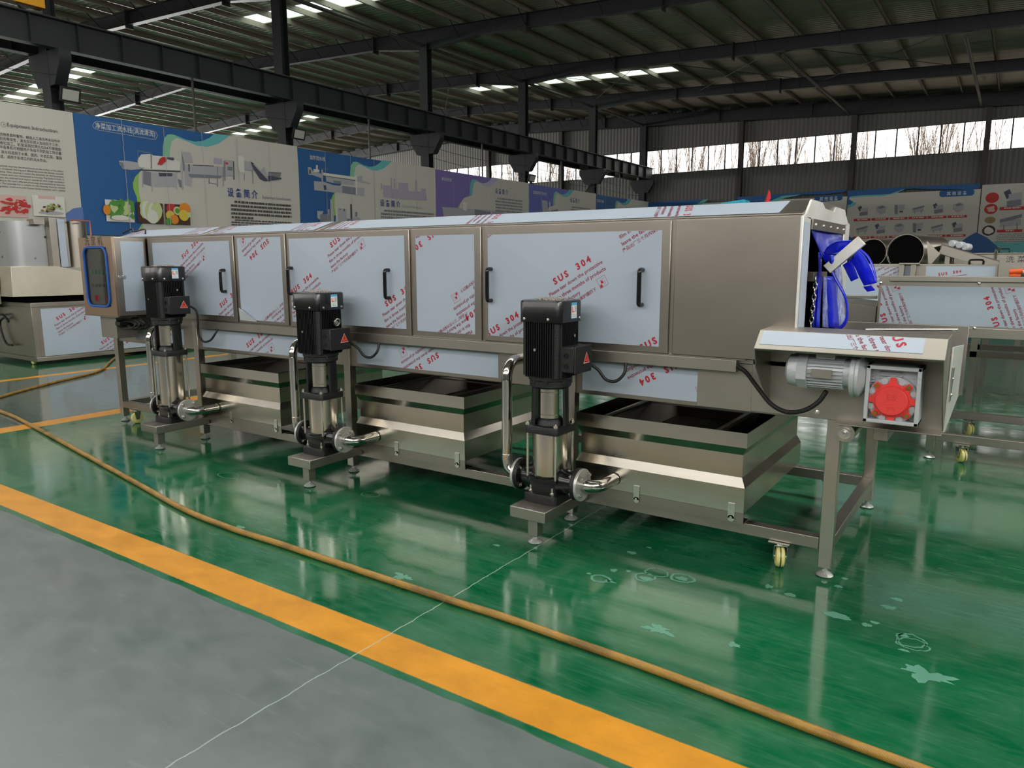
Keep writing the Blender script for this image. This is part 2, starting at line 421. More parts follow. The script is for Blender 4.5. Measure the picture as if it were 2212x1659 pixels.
# text
_tcache = {}
def tmesh(body, bold=0.0, space=1.0):
    k = (body, bold, space)
    if k not in _tcache:
        c = bpy.data.curves.new('t', 'FONT'); c.body = body; c.size = 1; c.resolution_u = 2; c.offset = bold; c.space_character = space
        o = bpy.data.objects.new('t', c); me = bpy.data.meshes.new_from_object(o)
        vs = [(v.co.x, v.co.y) for v in me.vertices]; fs = [tuple(p.vertices) for p in me.polygons]
        w_ = max([v[0] for v in vs] or [1])
        bpy.data.objects.remove(o); bpy.data.curves.remove(c); bpy.data.meshes.remove(me)
        _tcache[k] = (vs, fs, w_)
    return _tcache[k]
def text(mb, body, o, u, v, width=None, size=None, bold=0.0, m=0, off=0.001, rect=None, vs_=1.0):
    """flat lettering in the plane (o,u,v); optional clip rectangle in (u,v) metres relative to o"""
    vs, fs, w_ = tmesh(body, bold); k = size if size else width/w_
    u, v, o = Vector(u).normalized(), Vector(v).normalized(), Vector(o); n = u.cross(v).normalized()*off
    mb.add([o+u*(x*k)+v*(y*k*vs_)+n for x, y in vs], fs, m)
# clipped stencil in 2D
def clip2d(vs, fs, x0, x1, y0, y1):
    bm = bmesh.new(); bv = [bm.verts.new((x, y, 0)) for x, y in vs]
    for f in fs:
        try: bm.faces.new([bv[i] for i in f])
        except ValueError: pass
    for co, no in (((x0, 0, 0), (-1, 0, 0)), ((x1, 0, 0), (1, 0, 0)), ((0, y0, 0), (0, -1, 0)), ((0, y1, 0), (0, 1, 0))):
        g = bm.verts[:]+bm.edges[:]+bm.faces[:]
        bmesh.ops.bisect_plane(bm, geom=g, plane_co=co, plane_no=no, clear_outer=True)
    bm.verts.index_update(); v2 = [(q.co.x, q.co.y) for q in bm.verts]; f2 = [tuple(q.index for q in f.verts) for f in bm.faces]
    bm.free(); return v2, f2
_sten = {}
def stencil():
    if _sten: return _sten['s']
    out = []
    def line(body, x, y, width, bold, m, space=1.0):
        vs, fs, w_ = tmesh(body, bold, space); k = width/w_
        out.append(([(x+a*k, y+b*k) for a, b in vs], fs, m))
    line('SUS  304', 0, 0, 0.262, 0.045, 1, 1.45)
    line('Please tear down the protective', -0.062, -0.043, 0.378, 0.018, 2)
    line('film in three months of products', -0.068, -0.083, 0.385, 0.018, 2)
    line('leave the factory', -0.075, -0.121, 0.195, 0.018, 2)
    line('产品出厂三个月内保护膜撕下', -0.085, -0.153, 0.30, 0.014, 2)
    q = []; f = []
    def rect(a, b, c, d):
        n = len(q); q.extend([(a, b), (c, b), (c, d), (a, d)]); f.append((n, n+1, n+2, n+3))
    X, Y, S, t = 0.238, -0.158, 0.056, 0.0016
    rect(X, Y, X+S, Y+t); rect(X, Y+S-t, X+S, Y+S); rect(X, Y, X+t, Y+S); rect(X+S-t, Y, X+S, Y+S)
    rect(X+0.003, Y+0.003, X+0.020, Y+0.012); rect(X+0.006, Y+0.012, X+0.018, Y+0.020)
    n = len(q); q.extend([(X+0.016, Y+0.022), (X+0.034, Y+0.022), (X+0.030, Y+0.036), (X+0.020, Y+0.038)]); f.append((n, n+1, n+2, n+3))
    rect(X+0.016, Y+0.040, X+0.026, Y+0.0415); rect(X+0.030, Y+0.010, X+0.031, Y+0.042); rect(X+0.030, Y+0.042, X+0.050, Y+0.043); rect(X+0.040, Y+0.012, X+0.0415, Y+0.03)
    out.append((q, f, 1)); _sten['s'] = out; return out
def film_panel(o, u, v, w_, h_, prints, t=0.0012, peak=0.0):
    """protective film with the maker's print; prints = (x, y, degrees, scale) from the panel's lower left"""
    mb = MB(); o, u, v = Vector(o), Vector(u).normalized(), Vector(v).normalized(); n = u.cross(v).normalized()
    def hh(a, b): return peak*(1-max(abs(2*a/w_-1), abs(2*b/h_-1)))      # cross-broken door skins stand slightly proud
    if peak > 0:
        c = [o, o+u*w_, o+u*w_+v*h_, o+v*h_]; c = c+[p+n*t for p in c]+[o+u*w_/2+v*h_/2+n*(t+peak)]
        mb.add(c, [(3, 2, 1, 0), (0, 1, 5, 4), (1, 2, 6, 5), (2, 3, 7, 6), (3, 0, 4, 7), (4, 5, 8), (5, 6, 8), (6, 7, 8), (7, 4, 8)], 0)
    else: mb.extrude([o, o+u*w_, o+u*w_+v*h_, o+v*h_], n*t, 0)
    for (x, y, ang, k) in prints:
        ca, sa = math.cos(R(ang))*k, math.sin(R(ang))*k
        for vs, fs, m in stencil():
            q = [(x+a*ca-b*sa, y+a*sa+b*ca) for a, b in vs]
            if max(a for a, b in q) < 0 or min(a for a, b in q) > w_ or max(b for a, b in q) < 0 or min(b for a, b in q) > h_: continue
            q, f2 = clip2d(q, fs, 0.001, w_-0.001, 0.001, h_-0.001)
            if f2: mb.add([o+u*a+v*b+n*(t+0.0007+hh(a, b)) for a, b in q], f2, m)
    return mb
FM = [FILM, RED, RED2]
# ================================================================== THE HALL
RIDGE = -27.6
def raf_top(x): return 9.62-0.047*abs(x-RIDGE)
def roof_z(x): return raf_top(x)+0.20
mb = MB(); mb.box(LEFT_X, RIGHT_X, FRONT_Y, BACK_Y, -0.3, 0.0)
floor = tag(mb.build('floor', FLOOR), kind='structure')
# dried splashes and cup rings on the green paint
def blob(px, py, rx, ry, seed, ring=0.0, rough=0.12, ang=0.0):
    c = P(px, py, 2, 0); rnd = random.Random(seed); n = 40; ph = [rnd.uniform(0, 6.28) for _ in range(4)]
    def rad(t): return 1+rough*(math.sin(3*t+ph[0])+0.7*math.sin(5*t+ph[1])+0.6*math.sin(9*t+ph[2])+0.4*math.sin(14*t+ph[3]))
    mb = MB(); out = []; inn = []
    for i in range(n):
        t = 2*math.pi*i/n; k = rad(t); x, y = math.cos(t)*rx*k, math.sin(t)*ry*k
        xa, ya = x*math.cos(ang)-y*math.sin(ang), x*math.sin(ang)+y*math.cos(ang)
        out.append((c.x+xa, c.y+ya, 0.0006)); inn.append((c.x+xa*ring, c.y+ya*ring, 0.0006))
    if ring > 0: mb.add(out+inn, [(i, (i+1) % n, n+(i+1) % n, n+i) for i in range(n)])
    else: mb.add(out, [tuple(range(n))])
    o = mb.build('water_stain', STAIN, floor); o['kind'] = 'structure'
for a in [(1297, 1250, .052, .042, 1, .74, .04), (1393, 1247, .052, .05, 2, .8, .05), (1418, 1237, .06, .05, 3, .85, .05), (1474, 1249, .062, .05, 4, .78, .05),
          (1473, 1250, .03, .02, 5), (1395, 1250, .03, .022, 6), (1318, 1256, .03, .008, 7), (1967, 1384, .055, .06, 8, .86, .06), (1972, 1392, .06, .05, 9, .88, .06), (1950, 1372, .022, .015, 10),
          (1422, 1360, .055, .03, 11, 0, .3), (1808, 1330, .055, .028, 12, 0, .08), (1585, 1393, .022, .018, 13, 0, .2), (2002, 1458, .075, .045, 14, 0, .3), (1825, 1250, .014, .012, 15),
          (1811, 1267, .018, .014, 16), (1707, 1285, .026, .018, 17, 0, .08), (1661, 1267, .018, .02, 18, 0, .2), (1938, 1295, .024, .016, 19), (1920, 1312, .03, .018, 20), (1872, 1350, .02, .016, 21),
          (1890, 1345, .018, .012, 22), (1358, 1234, .012, .012, 23), (1326, 1232, .016, .02, 24), (1272, 1239, .012, .01, 25), (1365, 1194, .026, .016, 26), (1402, 1183, .014, .009, 27),
          (800, 1068, .07, .05, 28, .94, .03), (494, 1027, .1, .055, 29, .95, .03), (580, 1037, .12, .05, 30, .95, .03), (519, 1139, .035, .018, 31), (868, 1246, .045, .03, 32, 0, .3), (1073, 1178, .02, .012, 33), (1953, 1405, .02, .008, 34)]:
    blob(*a)
# roof sheeting, with roof lights as their own panes
YB = [FRONT_Y, -6.5, -5.65, 4.6, 5.45, 16.6, 17.45, 28.95, 29.8, BACK_Y]  # first two strips are out of view, added for brightness
XB = [LEFT_X, -41.0, -33.4, RIDGE, -22.2, -11.9, RIGHT_X]
mb = MB(); lights = []
for j in range(len(YB)-1):
    for i in range(len(XB)-1):
        x0, x1, y0, y1 = XB[i], XB[i+1], YB[j], YB[j+1]
        if j in (1, 3, 5, 7) and (i in (1, 4) or (j in (1, 3) and i == 5)): lights.append((x0, x1, y0, y1)); continue
        z0, z1 = roof_z(x0), roof_z(x1)
        mb.hexa([(x0, y0, z0), (x1, y0, z1), (x1, y1, z1), (x0, y1, z0)], [(x0, y0, z0+.05), (x1, y0, z1+.05), (x1, y1, z1+.05), (x0, y1, z0+.05)])
ceiling = tag(mb.build('ceiling', ROOF), kind='structure')
for x0, x1, y0, y1 in lights:
    q = MB(); q.hexa([(x0, y0, roof_z(x0)+.02), (x1, y0, roof_z(x1)+.02), (x1, y1, roof_z(x1)+.02), (x0, y1, roof_z(x0)+.02)],
                     [(x0, y0, roof_z(x0)+.03), (x1, y0, roof_z(x1)+.03), (x1, y1, roof_z(x1)+.03), (x0, y1, roof_z(x0)+.03)])
    q.build('rooflight_pane', SKYL, ceiling)
for k in range(-6, 34):
    x = -1.3*k
    if abs(x-RIDGE) < 0.2: x = RIDGE+0.25
    z = raf_top(x); mb = MB(); y0, y1 = FRONT_Y+.05, BACK_Y-0.4
    mb.box(x-.008, x+.008, y0, y1, z+.005, z+.19); mb.box(x-.008, x+.055, y0, y1, z+.005, z+.012); mb.box(x-.055, x+.008, y0, y1, z+.183, z+.19)
    mb.build('purlin', GALV, ceiling)
# walls
def wall_holes(name, axis, at, a0, a1, z1f, holes, mat, t=0.12):
    """wall along X (axis 'x', at y=at) or Y; holes = (a0,a1,z0,z1); z1f(a) = height"""
    mb = MB(); cuts = sorted(set([a0, a1]+[h[0] for h in holes]+[h[1] for h in holes]+([RIDGE] if axis == 'x' and a0 < RIDGE < a1 else [])))
    for i in range(len(cuts)-1):
        p, q = cuts[i], cuts[i+1]; hs = sorted([(h[2], h[3]) for h in holes if h[0] <= p+1e-6 and h[1] >= q-1e-6])
        zz = 0.0; segs = []
        for lo, hi in hs: segs.append((zz, lo)); zz = hi
        segs.append((zz, None))
        for lo, hi in segs:
            zt0, zt1 = (hi, hi) if hi is not None else (z1f(p), z1f(q))
            if hi is not None and hi-lo < 1e-3: continue
            if axis == 'x': c = lambda a, z, s: (a, at+s, z)
            else: c = lambda a, z, s: (at+s, a, z)
            mb.hexa([c(p, lo, 0), c(q, lo, 0), c(q, lo, t), c(p, lo, t)], [c(p, zt0, 0), c(q, zt1, 0), c(q, zt1, t), c(p, zt0, t)])
    return tag(mb.build(name, mat), kind='structure')
BAYS = [(-1.55+5.2*k, -1.55+5.2*(k+1)) for k in range(-9, 2)]
hb = [(a, b, 6.10, 7.36) for a, b in BAYS]
wall_holes('wall_back', 'x', 38.15, LEFT_X, RIGHT_X, roof_z, hb, CLAD)
wall_holes('wall_front', 'x', FRONT_Y-.12, LEFT_X, RIGHT_X, roof_z, [(-46, -34, 4.3, 7.7), (-32, 8, 4.3, 7.7)], CLAD)
wall_holes('wall_right', 'y', RIGHT_X, FRONT_Y-.12, BACK_Y, lambda a: roof_z(RIGHT_X), [(-8, 32, 4.9, 7.1)], CLAD)
wall_holes('wall_left', 'y', LEFT_X-.12, FRONT_Y-.12, BACK_Y, lambda a: roof_z(LEFT_X), [(7, 37, 5.6, 6.9)], CLAD)
# strip windows in the far wall: one window per bay, seven frames' worth of panes
for n, (a, b) in enumerate(BAYS):
    if b < -33 or a > 6: continue
    mb = MB(); mb.box(a, b, 38.13, 38.17, 6.10, 6.13); mb.box(a, b, 38.13, 38.17, 7.33, 7.36)
    k = int(round((b-a)/.8667))
    for i in range(k+1):
        x = a+(b-a)*i/k; mb.box(x-.028, x+.028, 38.12, 38.17, 6.1, 7.36)
    wn = tag(mb.build('window_%d' % (n+1), STEELB), kind='structure')
    g = MB(); g.box(a, b, 38.148, 38.153, 6.1, 7.36); g.build('window_pane', GLASS, wn)
# partition carrying the banners, and its cap
mb = MB(); mb.box(-16.98, -16.86, -2.0, 38.1, 0, 4.55); tag(mb.build('wall_partition', PLASTER), kind='structure')
# gable posts
for k in range(-5, 3):
    x = -1.55+5.2*k; mb = MB()
    mb.box(x-.10, x+.10, 37.82, 37.832, 0, raf_top(x)-.5); mb.box(x-.10, x+.10, 38.10, 38.112, 0, raf_top(x)-.5); mb.box(x-.006, x+.006, 37.83, 38.1, 0, raf_top(x)-.5)
    tag(mb.build('trim_%d' % (k+6), STEELB), kind='structure')
# main columns along the crane way
COLY = [-4, 2, 8, 14, 20, 26, 32, 37.7]
ordn = {8: 'left of the blue vortex-washing banner, nearest column in view', 14: 'behind the seam between the first and second blue banners', 20: 'behind the seam between blue and purple banners',
        26: 'behind the seam between the two purple banners', 32: 'behind the start of the last blue banner', 37.7: 'standing against the far window wall', 2: 'out beyond the left edge', -4: 'furthest towards the doors'}
for y in COLY:
    c = thing('steel_column', 'dark grey H-section steel column with crane bracket, '+ordn[y], 'column', (-17.12, y, 0)); K = Kit(c)
    zt = raf_top(-17.12)-.42
    mb = MB(); x = -17.12
    mb.box(x-.17, x+.17, y-.125, y-.113, 0, zt); mb.box(x-.17, x+.17, y+.113, y+.125, 0, zt); mb.box(x-.007, x+.007, y-.115, y+.115, 0, zt)
    mb.box(x-.22, x+.22, y-.2, y+.2, 0, .03); K(mb, 'shaft', STEELD)
    for s in (1, -1):
        mb = MB(); prof = [(x+s*.1, 5.12), (x+s*.1, 5.80), (x+s*.66, 5.80), (x+s*.66, 5.56), (x+s*.36, 5.12)]
        mb.extrude([(p[0], y-.12, p[1]) for p in prof], (0, .24, 0))
        K(mb, 'crane_bracket', STEELD)
for s, lab in ((1, 'dark crane runway beam with stiffener ribs, on the machine side of the columns'), (-1, 'dark crane runway beam on the far side of the column row')):
    x = -17.12+s*.45; bt = thing('crane_runway_beam', lab, 'beam', (x, 14, 5.8)); K = Kit(bt)
    y0, y1 = FRONT_Y+.2, 37.9
    mb = MB(); mb.box(x-.15, x+.15, y0, y1, 6.355, 6.37); K(mb, 'top_flange', STEELD)
    mb = MB(); mb.box(x-.11, x+.11, y0, y1, 5.80, 5.815); K(mb, 'bottom_flange', STEELD)
    mb = MB(); mb.box(x-.006, x+.006, y0, y1, 5.81, 6.36); K(mb, 'web', STEELD)
    mb = MB(); mb.box(x-.03, x+.03, y0, y1, 6.37, 6.42); K(mb, 'rail', STEELB)
    yy = 1.0
    while yy < 37.8:
        mb = MB(); mb.box(x-.11, x+.11, yy-.006, yy+.006, 5.815, 6.355)
        if s == 1: K(mb, 'stiffener', STEELD)
        elif int(yy) % 2: K(mb, 'stiffener', STEELD)
        yy += 0.92
ct = thing('overhead_crane_end_truck', 'yellow end truck of an overhead travelling crane on the runway beam', 'crane', (-16.67, 7, 6.42)); K = Kit(ct)
mb = MB(); mb.box(-16.80, -16.54, 5.2, 7.75, 6.50, 6.78); K(mb, 'truck_beam', CRANEY, .01)
for yy in (5.6, 7.4):
    mb = MB(); mb.cyl((-16.72, yy, 6.53), (-16.62, yy, 6.53), .11); K(mb, 'wheel', STEELB)
# rafters
for y, lab in ((-4, 'behind the camera'), (2, 'above the camera'), (8, 'above the nearest column'), (14, 'first roof rafter in view at top left'), (20, 'second rafter from the front, running off the top edge'), (26, 'third rafter, reaching the top right corner'),
               (32, 'fourth rafter, just in front of the far wall'), (37.7, 'last rafter, lying against the far wall above the windows')):
    rt = thing('roof_rafter', 'dark painted tapered steel roof rafter, '+lab, 'rafter', (RIDGE, y, 9)); K = Kit(rt)
    xs = [LEFT_X+.1, RIDGE, -19.4, -17.12, -14.8, RIGHT_X-.1]; dp = [.40, .42, .40, .64, .40, .38]
    if y > 37: dp = [.55]*6
    web = MB(); fl = MB(); bf = MB()
    for i in range(5):
        a, b = xs[i], xs[i+1]; za, zb = raf_top(a), raf_top(b)
        web.hexa([(a, y-.004, za-dp[i]), (b, y-.004, zb-dp[i+1]), (b, y+.004, zb-dp[i+1]), (a, y+.004, za-dp[i])], [(a, y-.004, za), (b, y-.004, zb), (b, y+.004, zb), (a, y+.004, za)])
        for m_, o0, o1, h in ((fl, 0, 0, .012), (bf, dp[i], dp[i+1], .012)):
            m_.hexa([(a, y-.1, za-o0-h), (b, y-.1, zb-o1-h), (b, y+.1, zb-o1-h), (a, y+.1, za-o0-h)], [(a, y-.1, za-o0), (b, y-.1, zb-o1), (b, y+.1, zb-o1), (a, y+.1, za-o0)])
    K(web, 'web', STEELD); K(fl, 'top_flange', STEELD); K(bf, 'bottom_flange', STEELD)
    for xx in (-24.5, -19.4, -13.0, -8.6, -34.8):
        mb = MB(); z = raf_top(xx); mb.box(xx-.012, xx+.012, y-.13, y+.13, z-.52, z+.05); K(mb, 'splice_plate', STEELD)
    if y >= 14:
        for k in range(0, 31):
            xx = -1.3*k
            if xx > 2: continue
            z = raf_top(xx); mb = MB(); mb.beam((xx, y-.06, z-.40), (xx, y-.62, z+.06), .035, .004, up=(1, 0, 0)); K(mb, 'knee_brace', STEELB if k % 2 else STEELD)
# tie tubes between frames, and rod bracing in the bay with the far roof light
for xx, lab in ((-17.12, 'over the column row'), (-7.0, 'halfway down the right roof slope'), (-1.85, 'near the right edge of the view')):
    mb = MB(); mb.cyl((xx, 2.1 if xx < -17 else 26.1, raf_top(xx)-.5), (xx, 37.6, raf_top(xx)-.5), .055, 12)
    tag(mb.build('tie_tube', STEELB), 'round steel tie tube running from frame to frame '+lab, 'steel tube')
for i, (xa, xb) in enumerate(((-26, -21.0), (-17, -12), (-12, -7), (-7, -1.9))):
    for s in (0, 1):
        mb = MB(); ya, yb = (26.1, 31.9) if s == 0 else (31.9, 26.1)
        mb.cyl((xa, ya, raf_top(xa)-.2), (xb, yb, raf_top(xb)-.2), .012, 6)
        tag(mb.build('bracing_rod', STEELB), 'thin dark diagonal bracing rod under the roof in the next-to-last bay', 'bracing rod', 'roof bracing rods')
for i, (y, z0) in enumerate(((11.08, 4.6), (16.97, 4.6), (22.8, 4.6), (28.6, 4.55), (34.35, 4.55))):
    mb = MB(); mb.cyl((-16.84, y, z0-.3), (-16.84, y, 5.86), .028, 10); mb.box(-16.9, -16.62, y-.02, y+.02, 5.80, 5.83)
    tag(mb.build('support_post', STEELB), 'thin grey post holding the partition to the runway beam, '+['above the first blue banner', 'above the second blue banner', 'above the first purple banner', 'above the second purple banner', 'above the last banner'][i], 'post')
mb = MB(); mb.tube([(-16.83, y, 5.32-.1*math.sin(math.pi*((y+4) % 6)/6)) for y in [2+1.0*i for i in range(36)]], .008, 6)
tag(mb.build('slack_cable', STEELB), 'slack thin cable strung from column to column above the banners', 'cable')
mb = MB(); mb.tube([(-16.83, y, 4.98-.12*math.sin(math.pi*((y+4) % 6)/6)) for y in [20+1.0*i for i in range(18)]], .007, 6)
tag(mb.build('slack_cable', STEELB), 'lower thin cable strung above the purple banners', 'cable')
for y, xo, lab in ((26, -.9, 'beside the column between the purple banners'), (32, -.7, 'beside the column at the last blue banner')):
    mb = MB(); mb.beam((-17.1, y, 5.2), (-17.1, y+1.6 if y == 26 else y-1.7, 3.9), .07, .07)
    tag(mb.build('diagonal_brace', STEELB), 'leaning steel brace '+lab, 'brace')
# flood lights on the columns
def flood(y, z, lab):
    t = thing('flood_light', lab, 'lamp', (-16.9, y, z)); K = Kit(t)
    c = Vector((-16.72, y+.16, z)); n = Vector((.94, -.1, -.33)).normalized(); u = Vector((0, 1, 0)); u = (u-n*u.dot(n)).normalized(); v = n.cross(u)
    def q(hw, hh, o): return [c+u*a+v*b+n*o for a, b in ((-hw, -hh), (hw, -hh), (hw, hh), (-hw, hh))]
    mb = MB(); mb.hexa(q(.2, .15, -.06), q(.2, .15, .0)); K(mb, 'housing', BLKM, .008)
    mb = MB(); mb.hexa(q(.155, .108, -.01), q(.155, .108, .004)); K(mb, 'lamp_face', ALU)
    mb = MB(); mb.box(-16.95, -16.90, y+.12, y+.2, z+.05, z+.65); K(mb, 'bracket', STEELD)
    mb = MB(); mb.beam((-16.92, y+.16, z+.1), c-n*.05, .03, .03); K(mb, 'arm', STEELD)
flood(8.0, 4.95, 'square flood light on the nearest column above the first banner')
flood(14.0, 4.97, 'square flood light on the column above the second banner')
flood(25.9, 4.84, 'small flood light on the column in front of the far windows')
# bare trees outside the far wall
BARK = plain('pale_bark', (120, 100, 86), 0.9)
def tree(seed):
    rnd = random.Random(seed); mb = MB()
    def grow(p, d, L, r, lv):
        q = p+d*L; mb.cyl(p, q, r, 5, r2=r*.7, caps=False)
        if lv == 0: return
        n = 3 if lv > 1 else 2
        for i in range(n+1):
            t = rnd.uniform(.35, 1.0); a = rnd.uniform(0, 6.28); sp = rnd.uniform(.14, .34)
            e = (d+Vector((math.cos(a)*sp, math.sin(a)*sp, .12))).normalized()
            grow(p+d*L*t, e, L*rnd.uniform(.5, .72), r*.5, lv-1)
        grow(q, (d+Vector((rnd.uniform(-.08, .08), rnd.uniform(-.08, .08), .1))).normalized(), L*.75, r*.7, lv-1)
    grow(Vector((0, 0, 0)), Vector((0, 0, 1)), 4.4, .06, 4)
    return mb
protos = [tree(s).build('bare_tree', BARK) for s in (3, 5, 8)]
spots = [(x+random.uniform(-.6, .6), (43.5 if i % 2 else 49.5)+random.uniform(-.8, .8)) for i, x in enumerate([-42+1.0*i for i in range(54)])]
for i, (x, y) in enumerate(spots):
    o = protos[i] if i < 3 else protos[i % 3].copy()
    if i >= 3: COL.objects.link(o)
    o.location = (x, y, -.3); o.rotation_euler = (0, 0, random.uniform(0, 6.28)); s = random.uniform(.75, 1.05); o.scale = (s*.85, s*.85, s)
    tag(o, 'bare winter tree outside the far strip windows', 'tree', 'bare trees outside the windows')
GRASS = plain('bare_ground', (150, 142, 128), 0.9, var=.15)
mb = MB(); mb.box(-90, 60, 38.4, 110, -.35, -.3); tag(mb.build('ground', GRASS), kind='structure')
mb = MB(); mb.box(-90, 60, -60, FRONT_Y-.15, -.35, -.3); mb.box(RIGHT_X+.15, 60, FRONT_Y-.15, 38.4, -.35, -.3); tag(mb.build('yard', GRASS), kind='structure')
# ================================================================== THE CRATE WASHER
YF, YR = 3.58, 4.85
UX, UZ = (1, 0, 0), (0, 0, 1)
wt = thing('crate_washer', 'long stainless crate washer on legs with filmed doors, in the middle of the hall', 'washing machine', (-3.8, 4.2, 0)); W = Kit(wt)
LEGX = [-6.95, -5.66, -3.85, -2.04, -.635]
def foot_mb(x, y, z0=0.0, zt=.05):
    mb = MB(); mb.lathe([(.034, z0+.001), (.040, z0+.006), (.030, z0+.016), (.012, z0+.026), (.012, z0+.03)], (x, y, 0), n=24)
    mb.cyl((x, y, z0+.026), (x, y, z0+.034), .014, 6); mb.cyl((x, y, z0+.03), (x, y, zt+.02), .007, 10); return mb
for x in LEGX:
    for y, zt in ((3.612, 1.02 if x < -.7 else .80), (4.82, 1.02 if x < -.7 else .80)):
        mb = MB(); mb.box(x-.03, x+.03, y-.03, y+.03, .048, zt)
        l = W(mb, 'leg', STV, .003); W(foot_mb(x, y), 'foot', FOOT, parent=l)
for y, nm in ((3.612, 'front'), (4.82, 'rear')):
    for a, b in zip(LEGX[:-1], LEGX[1:]):
        mb = MB(); mb.box(a+.031, b-.031, y-.03, y+.03, .135, .195); W(mb, 'lower_rail', ST, .003)
for x in (-6.95, -5.66, -3.85, -2.04, -.635):
    mb = MB(); mb.box(x-.028, x+.028, 3.643, 4.789, .137, .195); W(mb, 'cross_rail', ST, .003)
# pump stands
for x in LEGX[1:4]:
    x -= -.02
    mb = MB(); mb.box(x-.11, x+.11, 3.105, 3.58, .150, .212); st = W(mb, 'pump_stand', STD, .004)
    mb = MB(); mb.box(x-.03, x+.03, 3.16, 3.22, .046, .150); W(mb, 'stand_leg', STD, .002, parent=st)
    W(foot_mb(x, 3.19), 'foot', FOOT, parent=st)
# casters
def caster(x, y, ang, ztop, kit, root_parent=None, r=.054):
    ax = Vector((math.cos(ang), math.sin(ang), 0)); fw = Vector((-ax.y, ax.x, 0)); c = Vector((x, y, r))
    mb = MB(); pr = [(.012, -.023), (r-.018, -.023), (r-.005, -.018), (r, -.007), (r, .007), (r-.005, .018), (r-.018, .023), (.012, .023)]
    mb.lathe(pr, c, ax, 32); o = kit(mb, 'caster', YWH)
    mb = MB(); mb.cyl(c-ax*.03, c+ax*.03, .011, 12)
    for s in (-1, 1):
        p = c+ax*(.029*s)
        q = [p-fw*.014-Vector((0, 0, .014)), p+fw*.014-Vector((0, 0, .014)), p+fw*.030+Vector((0, 0, .062)), p-fw*.026+Vector((0, 0, .062))]
        mb.extrude(q, ax*(.003*s))
    mb.hexa([c+fw*a+ax*b+Vector((0, 0, .060)) for a, b in ((-.026, -.03), (.030, -.03), (.030, .03), (-.026, .03))], [c+fw*a+ax*b+Vector((0, 0, .064)) for a, b in ((-.026, -.03), (.030, -.03), (.030, .03), (-.026, .03))])
    mb.cyl(c+Vector((0, 0, .064)), c+Vector((0, 0, ztop-r-.004)), .024, 20)
    mb.box(x-.05, x+.05, y-.04, y+.04, ztop-.004, ztop)
    kit(mb, 'caster_fork', SCR, parent=o)
    mb = MB(); mb.lathe([(r+.0006, -.003), (r+.0006, .003)], c, ax, 32); kit(mb, 'tread_line', STDK, parent=o)
for x, y, a in ((-.845, 3.60, .35), (-6.74, 3.61, -.2), (-.845, 4.82, .35), (-6.74, 4.82, .3)): caster(x, y, a, .134, W)
# water tanks
def tank(x0, x1):
    y0, y1 = 3.545, 4.70; lv = [(0, .255), (0, .385), (.022, .432), (.022, .548), (0, .590), (0, .665)]
    rings = [[(x0+o, y0+o, z), (x1-o, y0+o, z), (x1-o, y1-o, z), (x0+o, y1-o, z)] for o, z in lv]
    ins = [[(x0+o+.004, y0+o+.004, z), (x1-o-.004, y0+o+.004, z), (x1-o-.004, y1-o-.004, z), (x0+o+.004, y1-o-.004, z)] for o, z in reversed(lv)]
    allr = rings+ins; mb = MB(); vs = [p for r in allr for p in r]
    fs = [(a*4+i, a*4+(i+1) % 4, a*4+4+(i+1) % 4, a*4+4+i) for a in range(len(allr)-1) for i in range(4)]
    fs += [(3, 2, 1, 0), tuple(range(len(vs)-4, len(vs)))]; mb.add(vs, fs)
    t = W(mb, 'water_tank', STG, angle=20)
    mb = MB(); mb.box(x0, x1, 3.546, 3.551, .197, .2535); mb.box(x0, x1, 3.551, 3.640, .197, .200); W(mb, 'tank_skirt', ST, parent=t)
    for x in (x1-.06, x0+.38):
        mb = MB(); mb.box(x-.017, x+.017, 3.5395, 3.5445, .222, .300); mb.cyl((x, 3.5445, .228), (x, 3.534, .228), .007, 10); mb.lathe([(.017, 0), (.017, .005)], (x, 3.5395, .222), (0, 1, 0), 20)
        W(mb, 'fixing_tab', SCR, parent=t)
    # strainer frame and tray inside
    mb = MB(); a, b, c, d = x0+.16, x1-.20, y0+.03, y1-.1
    mb.box(a-.03, a, c, d, .635, .640); mb.box(b, b+.03, c, d, .635, .640); mb.box(x0+.01, x1-.01, c+.02, c+.05, .628, .633); mb.box(a, b, 4.2, 4.23, .628, .633)
    mb.box(a-.003, a, c, d, .60, .640); mb.box(b, b+.003, c, d, .60, .640)
    W(mb, 'strainer_frame', STD, parent=t)
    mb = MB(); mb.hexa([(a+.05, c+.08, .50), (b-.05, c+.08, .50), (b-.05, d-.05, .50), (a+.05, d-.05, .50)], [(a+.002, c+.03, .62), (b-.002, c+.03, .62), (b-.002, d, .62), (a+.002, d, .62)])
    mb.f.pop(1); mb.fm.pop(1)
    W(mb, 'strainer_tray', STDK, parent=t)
tank(-5.555, -4.555); tank(-3.735, -2.775); tank(-1.975, -1.018)
